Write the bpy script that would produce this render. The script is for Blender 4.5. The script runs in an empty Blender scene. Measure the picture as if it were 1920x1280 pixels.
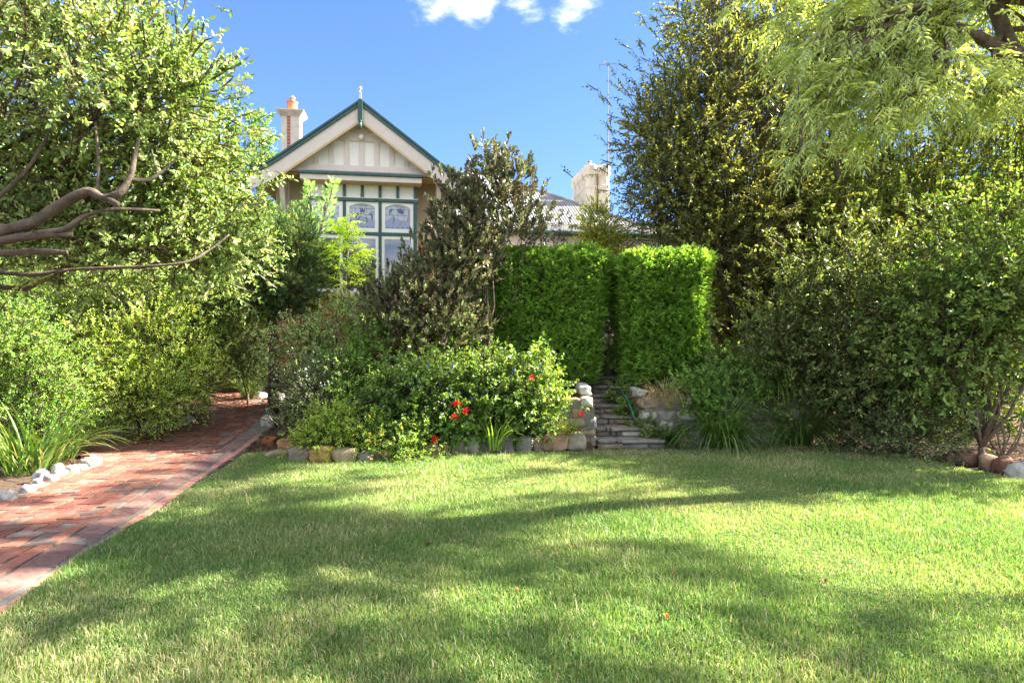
import bpy, math
import numpy as np
from mathutils import noise as mnoise, Vector
R = math.radians
scene = bpy.context.scene
rng = np.random.default_rng(7)

# ------------------------------------------------------------------ camera, sky, sun, exposure
F, CX, CY, CH = 1150.0, 960.0, 640.0, 1.5
cd = bpy.data.cameras.new("camera"); cam = bpy.data.objects.new("camera", cd)
scene.collection.objects.link(cam); scene.camera = cam
cam.location = (0, 0, CH); cam.rotation_euler = (R(90), 0, 0)
cd.sensor_width = 36; cd.lens = F / 1920 * 36; cd.clip_end = 3000
SUN_AZ, SUN_EL = 12.0, 36.0            # azimuth measured from +x towards +y
sd = bpy.data.lights.new("sun", 'SUN'); sun = bpy.data.objects.new("sun", sd)
scene.collection.objects.link(sun)
sd.energy = 4.6; sd.angle = R(0.8); sd.color = (1.0, 0.93, 0.80)
tosun = Vector((math.cos(R(SUN_AZ)) * math.cos(R(SUN_EL)), math.sin(R(SUN_AZ)) * math.cos(R(SUN_EL)), math.sin(R(SUN_EL))))
sun.rotation_euler = tosun.to_track_quat('Z', 'Y').to_euler()
vs = scene.view_settings
vs.view_transform = 'Standard'; vs.look = 'None'; vs.gamma = 1; vs.exposure = 2.9
scene.cycles.max_bounces = 16; scene.cycles.diffuse_bounces = 9; scene.cycles.transmission_bounces = 12
world = bpy.data.worlds.new("World"); scene.world = world; world.use_nodes = True


def make_world():
    nt = world.node_tree; n = nt.nodes; n.clear(); L = nt.links.new
    out = n.new('ShaderNodeOutputWorld'); bg = n.new('ShaderNodeBackground')
    sky = n.new('ShaderNodeTexSky'); sky.sky_type = 'NISHITA'; sky.sun_disc = False
    sky.sun_elevation = R(SUN_EL); sky.sun_rotation = R(90 - SUN_AZ)
    sky.air_density = 1.0; sky.dust_density = 0.05; sky.ozone_density = 3.5; sky.altitude = 1200
    tint = n.new('ShaderNodeMix'); tint.data_type = 'RGBA'; tint.blend_type = 'MULTIPLY'
    tint.inputs[0].default_value = 1.0; tint.inputs[7].default_value = (.47, .58, .84, 1)
    # soften the very bright band near the horizon: c / (1 + k c)
    k_ = n.new('ShaderNodeVectorMath'); k_.operation = 'MULTIPLY_ADD'; k_.inputs[1].default_value = (.1,) * 3; k_.inputs[2].default_value = (1,) * 3
    dv = n.new('ShaderNodeVectorMath'); dv.operation = 'DIVIDE'
    L(sky.outputs[0], k_.inputs[0]); L(sky.outputs[0], dv.inputs[0]); L(k_.outputs[0], dv.inputs[1])
    L(dv.outputs[0], tint.inputs[6])
    geo = n.new('ShaderNodeTexCoord')
    # thin cloud puffs high ahead; broad unseen clouds added behind and overhead for fill
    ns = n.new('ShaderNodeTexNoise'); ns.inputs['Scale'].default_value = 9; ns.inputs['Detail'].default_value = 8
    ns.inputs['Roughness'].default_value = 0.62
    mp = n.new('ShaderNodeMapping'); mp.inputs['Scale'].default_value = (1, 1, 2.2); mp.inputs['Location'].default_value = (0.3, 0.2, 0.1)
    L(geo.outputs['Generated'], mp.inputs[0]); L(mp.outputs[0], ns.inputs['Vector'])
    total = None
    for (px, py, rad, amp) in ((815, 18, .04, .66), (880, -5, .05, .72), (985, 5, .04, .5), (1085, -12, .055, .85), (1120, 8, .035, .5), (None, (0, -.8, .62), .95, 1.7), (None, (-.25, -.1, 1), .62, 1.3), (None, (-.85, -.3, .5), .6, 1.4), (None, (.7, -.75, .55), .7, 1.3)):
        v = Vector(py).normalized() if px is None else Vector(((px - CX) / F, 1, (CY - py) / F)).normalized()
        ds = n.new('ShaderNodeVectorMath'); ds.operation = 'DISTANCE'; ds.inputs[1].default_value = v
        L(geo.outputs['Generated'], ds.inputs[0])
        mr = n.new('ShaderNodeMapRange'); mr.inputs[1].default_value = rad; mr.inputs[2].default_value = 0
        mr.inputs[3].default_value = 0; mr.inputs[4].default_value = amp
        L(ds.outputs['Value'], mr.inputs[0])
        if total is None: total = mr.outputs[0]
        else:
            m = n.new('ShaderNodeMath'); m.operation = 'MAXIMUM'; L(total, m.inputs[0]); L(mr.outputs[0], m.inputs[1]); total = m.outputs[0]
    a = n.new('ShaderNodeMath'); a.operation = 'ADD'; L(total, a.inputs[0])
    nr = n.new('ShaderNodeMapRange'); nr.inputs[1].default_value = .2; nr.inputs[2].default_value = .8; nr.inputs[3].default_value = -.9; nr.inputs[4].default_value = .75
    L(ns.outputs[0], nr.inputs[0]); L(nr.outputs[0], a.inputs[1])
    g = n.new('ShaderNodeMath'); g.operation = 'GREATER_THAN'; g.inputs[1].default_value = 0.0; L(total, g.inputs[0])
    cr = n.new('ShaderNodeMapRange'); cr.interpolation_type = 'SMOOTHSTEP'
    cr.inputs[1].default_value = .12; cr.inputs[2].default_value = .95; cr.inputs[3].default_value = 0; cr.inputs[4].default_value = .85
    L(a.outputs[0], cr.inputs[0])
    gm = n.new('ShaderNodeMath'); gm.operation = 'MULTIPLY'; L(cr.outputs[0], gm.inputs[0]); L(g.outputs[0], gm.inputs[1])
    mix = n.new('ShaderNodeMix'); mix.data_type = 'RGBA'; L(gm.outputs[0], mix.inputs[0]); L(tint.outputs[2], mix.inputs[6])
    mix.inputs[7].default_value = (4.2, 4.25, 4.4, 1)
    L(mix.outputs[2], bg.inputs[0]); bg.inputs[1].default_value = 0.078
    L(bg.outputs[0], out.inputs[0])


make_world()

# ------------------------------------------------------------------ helpers
COL = scene.collection


def P(px, py, d):
    return np.array([(px - CX) / F * d, d, CH + (CY - py) / F * d])


def tag(o, label=None, cat=None, group=None, kind=None):
    if label: o['label'] = label
    if cat: o['category'] = cat
    if group: o['group'] = group
    if kind: o['kind'] = kind
    return o


def empty(name, loc=(0, 0, 0), rz=0):
    o = bpy.data.objects.new(name, None); COL.objects.link(o)
    o.location = loc; o.rotation_euler = (0, 0, rz); o.empty_display_size = .1
    return o


def link(name, me, mat, parent=None):
    o = bpy.data.objects.new(name, me); COL.objects.link(o)
    if mat is not None: me.materials.append(mat)
    if parent is not None: o.parent = parent
    return o


def mesh_np(name, V, F_, mat, parent=None, cols=None, smooth=False):
    """V (n,3); F_ (m,k) all faces of the same size"""
    me = bpy.data.meshes.new(name)
    V = np.ascontiguousarray(V, dtype=np.float32); F_ = np.ascontiguousarray(F_, dtype=np.int32)
    m, k = F_.shape
    me.vertices.add(len(V)); me.vertices.foreach_set('co', V.ravel())
    me.loops.add(m * k); me.loops.foreach_set('vertex_index', F_.ravel())
    me.polygons.add(m); me.polygons.foreach_set('loop_start', np.arange(0, m * k, k, dtype=np.int32))
    if smooth: me.polygons.foreach_set('use_smooth', np.ones(m, dtype=bool))
    if cols is not None:
        at = me.color_attributes.new('col', 'FLOAT_COLOR', 'POINT')
        c = np.ones((len(V), 4), dtype=np.float32); c[:, :3] = cols
        at.data.foreach_set('color', c.ravel())
    me.update(calc_edges=True)
    return link(name, me, mat, parent)


class MB:
    """collects boxes, prisms and tubes, then links them as ONE mesh"""
    def __init__(s): s.v = []; s.f = []; s.c = []; s.wob = 0
    def add(s, vs, fs, col=None):
        o = len(s.v); s.v += [tuple(map(float, p)) for p in vs]; s.f += [tuple(i + o for i in f) for f in fs]
        s.c += [col or (1, 1, 1)] * len(vs)
    def box(s, x0, x1, y0, y1, z0, z1, col=None):
        s.add([(x0, y0, z0), (x1, y0, z0), (x1, y1, z0), (x0, y1, z0), (x0, y0, z1), (x1, y0, z1), (x1, y1, z1), (x0, y1, z1)],
              [(0, 3, 2, 1), (4, 5, 6, 7), (0, 1, 5, 4), (1, 2, 6, 5), (2, 3, 7, 6), (3, 0, 4, 7)], col)
    def prism(s, poly, y0, y1, col=None):
        """poly [(x,z)] extruded along y"""
        n = len(poly)
        s.add([(x, y0, z) for x, z in poly] + [(x, y1, z) for x, z in poly],
              [tuple(range(n)), tuple(range(2 * n - 1, n - 1, -1))] + [(i, i + n, (i + 1) % n + n, (i + 1) % n) for i in range(n)], col)
    def tube(s, pts, rad, n=6, col=None, cap=True):
        pts = [Vector(p) for p in pts]; m = len(pts)
        if not hasattr(rad, '__len__'): rad = [rad] * m
        vs = []; up = Vector((.13, .21, 1))
        for i, p in enumerate(pts):
            d = (pts[min(i + 1, m - 1)] - pts[max(i - 1, 0)])
            if d.length < 1e-9: d = Vector((0, 0, 1))
            d.normalize(); a = d.cross(up)
            if a.length < 1e-3: a = d.cross(Vector((1, 0, 0)))
            a.normalize(); b = d.cross(a)
            for k in range(n):
                t = 2 * math.pi * k / n; j = 1 + s.wob * (mnoise.noise(Vector((p.x * 6 + k * 1.7, p.y * 6, p.z * 6))))
                vs.append(p + (a * math.cos(t) + b * math.sin(t)) * rad[i] * j)
        fs = [(i * n + k, i * n + (k + 1) % n, (i + 1) * n + (k + 1) % n, (i + 1) * n + k) for i in range(m - 1) for k in range(n)]
        if cap: fs += [tuple(range(n - 1, -1, -1)), tuple(range((m - 1) * n, m * n))]
        s.add(vs, fs, col)
    def lathe(s, c, prof, n=12, col=None):
        """prof [(r,z)]"""
        vs = [(c[0] + r * math.cos(2 * math.pi * k / n + .39), c[1] + r * math.sin(2 * math.pi * k / n + .39), c[2] + z) for r, z in prof for k in range(n)]
        m = len(prof)
        fs = [(i * n + k, i * n + (k + 1) % n, (i + 1) * n + (k + 1) % n, (i + 1) * n + k) for i in range(m - 1) for k in range(n)]
        fs += [tuple(range(n - 1, -1, -1)), tuple(range((m - 1) * n, m * n))]
        s.add(vs, fs, col)
    def build(s, name, mat, parent=None, smooth=False, bevel=0):
        me = bpy.data.meshes.new(name); me.from_pydata(s.v, [], s.f)
        at = me.color_attributes.new('col', 'FLOAT_COLOR', 'POINT')
        c = np.ones((len(s.v), 4), dtype=np.float32); c[:, :3] = np.array(s.c); at.data.foreach_set('color', c.ravel())
        if smooth: me.polygons.foreach_set('use_smooth', [True] * len(me.polygons))
        me.update(); o = link(name, me, mat, parent)
        if bevel:
            b = o.modifiers.new('bevel', 'BEVEL'); b.width = bevel; b.segments = 2; b.limit_method = 'ANGLE'
        return o


# ------------------------------------------------------------------ materials
MATS = {}


def new_mat(name):
    m = bpy.data.materials.new(name); m.use_nodes = True
    nt = m.node_tree; b = nt.nodes['Principled BSDF']
    MATS[name] = m
    return m, nt, b


def add_noise(nt, scale, detail=4, rough=.6, coords='Object', dist=0):
    tc = nt.nodes.new('ShaderNodeTexCoord'); ns = nt.nodes.new('ShaderNodeTexNoise')
    ns.inputs['Scale'].default_value = scale; ns.inputs['Detail'].default_value = detail; ns.inputs['Roughness'].default_value = rough
    ns.inputs['Distortion'].default_value = dist
    nt.links.new(tc.outputs[coords], ns.inputs['Vector'])
    return ns.outputs['Fac']


def ramp(nt, fac, stops):
    r = nt.nodes.new('ShaderNodeValToRGB'); e = r.color_ramp.elements
    while len(e) < len(stops): e.new(.5)
    for i, (p, c) in enumerate(stops): e[i].position = p; e[i].color = (*c, 1)
    nt.links.new(fac, r.inputs[0]); return r.outputs[0]


def bump(nt, b, fac, strength=.4, dist=.01):
    bp = nt.nodes.new('ShaderNodeBump'); bp.inputs['Strength'].default_value = strength; bp.inputs['Distance'].default_value = dist
    nt.links.new(fac, bp.inputs['Height']); nt.links.new(bp.outputs[0], b.inputs['Normal'])


def mixc(nt, fac, a, c, mode='MIX'):
    m = nt.nodes.new('ShaderNodeMix'); m.data_type = 'RGBA'; m.blend_type = mode
    if isinstance(fac, (int, float)): m.inputs[0].default_value = fac
    else: nt.links.new(fac, m.inputs[0])
    for s, v in ((6, a), (7, c)):
        if isinstance(v, tuple): m.inputs[s].default_value = (*v, 1)
        else: nt.links.new(v, m.inputs[s])
    return m.outputs[2]


def vcol(nt):
    a = nt.nodes.new('ShaderNodeAttribute'); a.attribute_name = 'col'; return a.outputs['Color']


def noisy(name, c1, c2, scale=8, rough=.7, bstr=.3, bdist=.005, bscale=None, usecol=False, detail=5, spec=.4, c3=None):
    m, nt, b = new_mat(name)
    f = add_noise(nt, scale, detail)
    st = [(.3, c1), (.7, c2)] if c3 is None else [(.25, c1), (.5, c2), (.75, c3)]
    c = ramp(nt, f, st)
    if usecol: c = mixc(nt, 1.0, c, vcol(nt), 'MULTIPLY')
    nt.links.new(c, b.inputs['Base Color']); b.inputs['Roughness'].default_value = rough
    b.inputs['Specular IOR Level'].default_value = spec
    if bstr: bump(nt, b, add_noise(nt, bscale or scale * 4, 6), bstr, bdist)
    return m


def leaf_mat(name, trans=.48, rough=.42, tint=(1.35, 1.25, .5), spec=.5):
    m, nt, b = new_mat(name); c = vcol(nt)
    nt.links.new(c, b.inputs['Base Color']); b.inputs['Roughness'].default_value = rough
    b.inputs['Specular IOR Level'].default_value = spec
    t = nt.nodes.new('ShaderNodeBsdfTranslucent')
    nt.links.new(mixc(nt, 1.0, c, tint, 'MULTIPLY'), t.inputs['Color'])
    mx = nt.nodes.new('ShaderNodeMixShader'); mx.inputs[0].default_value = trans
    nt.links.new(b.outputs[0], mx.inputs[1]); nt.links.new(t.outputs[0], mx.inputs[2])
    out = nt.nodes['Material Output']; nt.links.new(mx.outputs[0], out.inputs[0])
    return m


LEAF = leaf_mat('leaf')
LEAF_GLOSSY = leaf_mat('leaf_glossy', trans=.36, rough=.4, spec=.4)
LEAF_PURPLE = leaf_mat('leaf_purple', trans=.25, rough=.35, tint=(1.1, 1.05, .7), spec=.6)
GRASS = leaf_mat('grass_blade', trans=.4, rough=.5, tint=(1.12, 1.2, .6), spec=.35)
PETAL = leaf_mat('petal', trans=.3, rough=.6, tint=(1.1, 1.0, 1.0), spec=.2)
BARK = noisy('bark', (.065, .048, .035), (.19, .145, .11), 14, .9, .9, .02, 40)
BARK_PALE = noisy('bark_pale', (.13, .095, .07), (.34, .27, .2), 12, .85, .8, .015, 45)
BARK_BROWN = noisy('bark_brown', (.055, .042, .03), (.16, .125, .09), 12, .9, .9, .015, 45)
SOIL = noisy('soil', (.03, .019, .012), (.085, .052, .033), 30, .95, .8, .03, 60, c3=(.15, .095, .06))

LAWN_SOIL = noisy('lawn_thatch', (.045, .075, .02), (.10, .13, .04), 3, .95, .8, .02, 90, c3=(.20, .17, .08))
STONE = noisy('stone', (.55, .55, .55), (1, 1, 1), 9, .85, .7, .012, 30, usecol=True)
WHITE_STONE = noisy('white_stone', (.16, .14, .12), (.66, .65, .62), 16, .8, .7, .012, 40, usecol=True)
BRICK = noisy('brick', (.6, .55, .52), (1, 1, 1), 22, .85, .5, .004, 120, usecol=True, c3=(1.15, 1.1, 1.05))
MORTAR = noisy('mortar', (.11, .10, .088), (.22, .205, .18), 14, .9, .6, .006, 90)
CREAM = noisy('cream_paint', (.62, .53, .45), (.69, .60, .51), 5, .5, .08, .002, 30)
WHITE = noisy('white_paint', (.76, .74, .66), (.82, .80, .73), 4, .5, .05, .002, 30)
GREEN = noisy('green_paint', (.018, .06, .05), (.035, .1, .085), 6, .35, .08, .002, 40)
SOFFIT = noisy('soffit_paint', (.52, .36, .15), (.62, .46, .22), 5, .6, .1, .002, 30)
ROUGHCAST = noisy('roughcast', (.50, .40, .26), (.66, .55, .39), 40, .95, 1.0, .02, 160)
RENDERW = noisy('weathered_render', (.44, .36, .27), (.62, .54, .43), 5, .85, .3, .006, 50, c3=(.66, .59, .48))
TERRACOTTA = noisy('terracotta', (.45, .14, .05), (.62, .24, .10), 9, .7, .3, .004)
METAL = noisy('grey_metal', (.3, .3, .32), (.5, .5, .52), 12, .4, .1, .002)
METAL.node_tree.nodes['Principled BSDF'].inputs['Metallic'].default_value = .7
DARK = noisy('dark_interior', (.01, .01, .012), (.02, .02, .02), 4, .9, 0)
ZINC = noisy('roof_zinc', (.17, .165, .16), (.24, .235, .225), 2.5, .7, .1, .003, 30, c3=(.29, .28, .27))
MAST = noisy('mast_metal', (.12, .12, .13), (.2, .2, .21), 12, .5, 0)
HOSE = noisy('hose', (.01, .13, .10), (.02, .2, .15), 10, .4, 0)


def wall_brick_mat():
    m, nt, b = new_mat('wall_brick')
    tc = nt.nodes.new('ShaderNodeTexCoord'); mp = nt.nodes.new('ShaderNodeMapping'); mp.inputs['Rotation'].default_value = (R(90), 0, 0)
    br = nt.nodes.new('ShaderNodeTexBrick'); br.inputs['Scale'].default_value = 1
    br.inputs['Brick Width'].default_value = .24; br.inputs['Row Height'].default_value = .086; br.inputs['Mortar Size'].default_value = .008
    br.inputs['Color1'].default_value = (.32, .075, .045, 1); br.inputs['Color2'].default_value = (.42, .13, .08, 1); br.inputs['Mortar'].default_value = (.4, .36, .3, 1)
    nt.links.new(tc.outputs['Object'], mp.inputs[0]); nt.links.new(mp.outputs[0], br.inputs['Vector'])
    nt.links.new(br.outputs[0], b.inputs['Base Color']); b.inputs['Roughness'].default_value = .85
    bump(nt, b, br.outputs['Fac'], .5, -.006)
    return m


WBRICK = wall_brick_mat()


def glass_mat(name, col, ior=2.1, rough=.02):
    m, nt, b = new_mat(name)
    b.inputs['Base Color'].default_value = (*col, 1); b.inputs['Roughness'].default_value = rough
    b.inputs['IOR'].default_value = ior; b.inputs['Specular IOR Level'].default_value = .5
    bump(nt, b, add_noise(nt, 3.0, 2), .03, .02)
    return m


GLASS = glass_mat('window_glass', (.012, .014, .022), 2.4)
LGLASS = glass_mat('leadlight_glass', (.40, .44, .50), 1.6, .12)


def plain(name, col, rough=.5):
    m, nt, b = new_mat(name); b.inputs['Base Color'].default_value = (*col, 1); b.inputs['Roughness'].default_value = rough
    return m


LEAD = plain('lead_strip', (.06, .07, .12))
VC = plain('coloured_glass', (1, 1, 1), .2); VC.node_tree.links.new(vcol(VC.node_tree), VC.node_tree.nodes['Principled BSDF'].inputs['Base Color'])


# ------------------------------------------------------------------ ground shape
def sm(a, b, x): t = np.clip((x - a) / (b - a), 0, 1); return t * t * (3 - 2 * t)


def path_edge(y):      # inner right edge of the brick path (x at depth y)
    return np.interp(y, [1, 3.8, 5.0, 5.87, 6.7, 9.18, 10.5, 12, 15, 17], [-2.8, -3.17, -3.39, -3.54, -3.71, -4.14, -4.3, -4.75, -6.9, -8.5])


def H(x, y):
    x = np.asarray(x, float); y = np.asarray(y, float)
    left = .28 * sm(8.6, 12, y) + .5 * sm(11.5, 15.5, y)
    mid = .1 * sm(8.2, 8.6, y) + .78 * sm(8.6, 10.3, y) + .12 * sm(10.5, 12, y)
    xe = path_edge(y) + .4
    w = sm(xe, xe + 1.0, x)
    h = left * (1 - w) + mid * w
    rt = np.where(y > 9.0, .68, .0) + .25 * sm(10.5, 12, y)
    wr = sm(1.9, 2.0, x); h = h * (1 - wr) + rt * wr
    far = .035 * np.clip(y - 8.6, 0, 9)
    wf = sm(4.0, 4.6, x); h = h * (1 - wf) + far * wf
    st = (x > 1.12) & (x < 2.1) & (y > 7.8) & (y < 10.9)
    h = np.where(st, np.minimum(h, np.where(y > 8.5, .13 * (y - 8.5) / .3 - .06, 0)), h)
    return h


LAWN = np.array([(-2.45, 0.6), (-2.62, 2.2), (-2.79, 3.34), (-2.96, 4.25), (-3.07, 5.24), (-3.29, 6.58), (-3.5, 8.0), (-3.2, 8.15), (-2.9, 7.75), (-2.3, 7.4),
                 (-1.94, 7.57), (-1.16, 7.84), (-.42, 8.02), (.28, 8.14), (1.1, 8.4), (2.15, 8.52), (2.9, 8.75), (3.9, 8.9), (4.73, 8.7), (5.1, 8.1),
                 (5.25, 7.34), (5.45, 6.5), (6.2, 5.0), (7.2, 3), (7.4, .6)])


def inpoly(poly, x, y):
    r = np.zeros(len(x), bool); n = len(poly)
    for i in range(n):
        x0, y0 = poly[i]; x1, y1 = poly[(i + 1) % n]
        if y0 == y1: continue
        c = ((y0 > y) != (y1 > y)) & (x < (x1 - x0) * (y - y0) / (y1 - y0) + x0)
        r ^= c
    return r


def grid_mesh(name, xs, ys, zf, mat, parent=None, keep=None):
    X, Y = np.meshgrid(xs, ys); Z = zf(X, Y)
    V = np.stack([X.ravel(), Y.ravel(), Z.ravel()], 1); nx = len(xs)
    i = np.arange((len(ys) - 1) * (nx - 1)); a = (i // (nx - 1)) * nx + i % (nx - 1)
    Fc = np.stack([a, a + 1, a + nx + 1, a + nx], 1)
    if keep is not None:
        cx = V[Fc][:, :, 0].mean(1); cy = V[Fc][:, :, 1].mean(1); Fc = Fc[keep(cx, cy)]
        used = np.unique(Fc); mp = np.zeros(len(V), int); mp[used] = np.arange(len(used)); V = V[used]; Fc = mp[Fc]
    return mesh_np(name, V, Fc, mat, parent, smooth=True)


def nz(X, Y, s, seed=0.0):
    return np.array([mnoise.noise(Vector((a * s, b * s, seed))) for a, b in zip(np.ravel(X), np.ravel(Y))]).reshape(np.shape(X))


xs = np.unique(np.concatenate([np.linspace(-400, -20, 12), np.linspace(-20, -9, 20), np.arange(-9, 9, .12), np.linspace(9, 20, 20), np.linspace(20, 400, 12)]))
ys = np.unique(np.concatenate([np.linspace(-200, -5, 8), np.linspace(-5, 6, 20), np.arange(6, 13, .1), np.linspace(13, 25, 25), np.linspace(25, 700, 14)]))
g = grid_mesh('ground', xs, ys, lambda X, Y: H(X, Y) - .012 + np.where(np.abs(X) < 12, .03, 0) * nz(X, Y, 1.7) * (Y > 8.3) * (Y < 60), SOIL); tag(g, kind='structure')
g = grid_mesh('lawn_ground', np.arange(-4, 8, .15), np.arange(0.4, 9.3, .15), lambda X, Y: np.zeros_like(X) + .012, LAWN_SOIL, keep=lambda x, y: inpoly(LAWN, x, y)); tag(g, kind='structure')


# ------------------------------------------------------------------ lawn grass (real blades)
def lawn():
    n = 1150000
    # density falls with distance while blades broaden slightly
    x = rng.uniform(-4, 7, n); y = .9 + (9.1 - .9) * rng.random(n) ** 1.12
    # clumps
    keep = inpoly(LAWN, x, y) & (np.abs(x) < .86 * y + .7)
    dens = np.clip(1.25 - (y - 2) / 9, .35, 1)
    keep &= rng.random(n) < dens
    x, y = x[keep], y[keep]
    gx = (x * 7).astype(int); gy = (y * 7).astype(int)
    tab = rng.random((200, 200))
    # patchy dry areas on a coarse noise table
    tx = np.arange(-5, 9, .2); ty = np.arange(0, 10, .2); TX, TY = np.meshgrid(tx, ty)
    T1 = nz(TX, TY, 1.1, 3.3) + .6 * nz(TX, TY, 3.1, 9.3); T2 = nz(TX, TY, .7, 5.1) + .5 * nz(TX, TY, 2.3, 1.3)
    def look(T):
        ix = (x + 5) / .2; iy = y / .2; i = ix.astype(int); j = iy.astype(int); fx = ix - i; fy = iy - j
        return (T[j, i] * (1 - fx) + T[j, i + 1] * fx) * (1 - fy) + (T[j + 1, i] * (1 - fx) + T[j + 1, i + 1] * fx) * fy
    d1 = look(T1); d2 = look(T2)
    bare = (sm(7.6, 8.5, y) * sm(-.3, 1.2, x)) * .75
    k2 = rng.random(len(x)) > bare * .8 + np.clip(d1 - .25, 0, .5) * .8
    x, y, d1, d2, bare = x[k2], y[k2], d1[k2], d2[k2], bare[k2]
    m = len(x)
    leftside = sm(.5, -2.5, x) * sm(7, 4, y)
    hgt = (.026 + .024 * rng.random(m) + .025 * leftside * rng.random(m) + .035 * (rng.random(m) < .03)) * (1 + .8 * np.clip(d2, -.6, .8)) * (1 - .5 * bare)
    az = rng.uniform(0, 2 * np.pi, m); lean = rng.uniform(.1, .75, m)
    w = (.0022 + .0006 * y / 3) * rng.uniform(.7, 1.3, m)
    dx, dy = np.cos(az), np.sin(az)
    faz = rng.uniform(0, 2 * np.pi, m); wx, wy = np.cos(faz) * w, np.sin(faz) * w
    z0 = np.full(m, .008)
    V = np.zeros((m, 5, 3), np.float32)
    mx = x + dx * hgt * lean * .35; my = y + dy * hgt * lean * .35; mz = z0 + hgt * .6
    tx_ = x + dx * hgt * lean; ty_ = y + dy * hgt * lean; tz = z0 + hgt * (1.02 - .25 * lean)
    V[:, 0] = np.stack([x - wx, y - wy, z0], 1); V[:, 1] = np.stack([x + wx, y + wy, z0], 1)
    V[:, 2] = np.stack([mx + wx * .8, my + wy * .8, mz], 1); V[:, 3] = np.stack([mx - wx * .8, my - wy * .8, mz], 1)
    V[:, 4] = np.stack([tx_, ty_, tz], 1)
    gcol = np.array([.155, .28, .075]); ycol = np.array([.37, .43, .16]); straw = np.array([.62, .54, .32])
    t = np.clip(.35 + .45 * d1 + .25 * rng.standard_normal(m), 0, 1)[:, None]
    c = gcol * (1 - t) + ycol * t
    s = (rng.random(m) < .09 + .45 * np.clip(d1, 0, 1) + .5 * bare)[:, None]
    c = np.where(s, straw * rng.uniform(.7, 1.1, (m, 1)), c * rng.uniform(.75, 1.2, (m, 1)))
    cols = np.repeat(c, 5, axis=0)
    b = np.arange(m) * 5
    Q = np.stack([b, b + 1, b + 2, b + 3], 1)
    T = np.stack([b + 3, b + 2, b + 4, b + 4], 1)
    # all as loops of mixed size: build by hand
    me = bpy.data.meshes.new('grass')
    V = V.reshape(-1, 3); me.vertices.add(len(V)); me.vertices.foreach_set('co', V.ravel())
    li = np.concatenate([Q.ravel(), T[:, :3].ravel()]).astype(np.int32)
    me.loops.add(len(li)); me.loops.foreach_set('vertex_index', li)
    ls = np.concatenate([np.arange(m) * 4, 4 * m + np.arange(m) * 3]).astype(np.int32)
    me.polygons.add(2 * m); me.polygons.foreach_set('loop_start', ls)
    at = me.color_attributes.new('col', 'FLOAT_COLOR', 'POINT'); cc = np.ones((len(V), 4), np.float32); cc[:, :3] = cols; at.data.foreach_set('color', cc.ravel())
    me.update(calc_edges=True)
    # clover and broad leaved weeds scattered in the turf
    q = 230; cx = rng.uniform(-3, 5, q); cy = rng.uniform(2.2, 8.2, q); kk = inpoly(LAWN, cx, cy); cx, cy = cx[kk], cy[kk]; q = len(cx); nn = 34
    px_ = (cx[:, None] + rng.normal(0, .07, (q, nn))).ravel(); py_ = (cy[:, None] + rng.normal(0, .05, (q, nn))).ravel(); m2 = len(px_)
    base = np.stack([px_, py_, .022 + .018 * rng.random(m2)], 1); dd = unit(rng.standard_normal((m2, 3)) * [1, 1, .25])
    VV, FF = leaf_geo(base, dd, unit(rng.standard_normal((m2, 3)) * .3 + [0, 0, 1]), rng.uniform(.010, .022, m2), rng.uniform(.008, .016, m2), .2)
    cl = mesh_np('clover', VV, FF, GRASS, None, np.repeat(np.array([.10, .22, .06]) * rng.uniform(.7, 1.4, (m2, 1)), 6, axis=0))
    tag(cl, 'small flat clover leaves scattered in clumps through the lawn grass', 'clover', kind='stuff')
    o = link('grass', me, GRASS)
    tag(o, 'short mown green grass with dry straw coloured patches across the lawn', 'grass', kind='stuff')
    print('blades', m)




# ------------------------------------------------------------------ plants
def unit(v): return v / np.maximum(np.linalg.norm(v, axis=-1, keepdims=True), 1e-9)


def rdir(n, r=None): return unit((r or rng).standard_normal((n, 3)))


def leaf_geo(base, d, nrm, ll, lw, fold=.25, shape=(.30, .5, .72, .36)):
    """leaves as two folded quads; base,d,nrm (n,3); ll,lw (n,)"""
    W = unit(np.cross(d, nrm)); N = np.cross(W, d)
    ll = ll[:, None]; lw = lw[:, None]; n = len(base)
    a, wa, b, wb = shape
    V = np.zeros((n, 6, 3), np.float32)
    V[:, 0] = base
    V[:, 1] = base + d * ll * a + W * lw * wa + N * lw * fold * wa * 2
    V[:, 2] = base + d * ll * b + W * lw * wb + N * lw * fold * wb * 2 - N * ll * .06
    V[:, 3] = base + d * ll - N * ll * .18
    V[:, 4] = base + d * ll * b - W * lw * wb + N * lw * fold * wb * 2 - N * ll * .06
    V[:, 5] = base + d * ll * a - W * lw * wa + N * lw * fold * wa * 2
    i = np.arange(n) * 6
    Fq = np.concatenate([np.stack([i, i + 1, i + 2, i + 3], 1), np.stack([i, i + 3, i + 4, i + 5], 1)])
    return V.reshape(-1, 3), Fq


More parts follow.
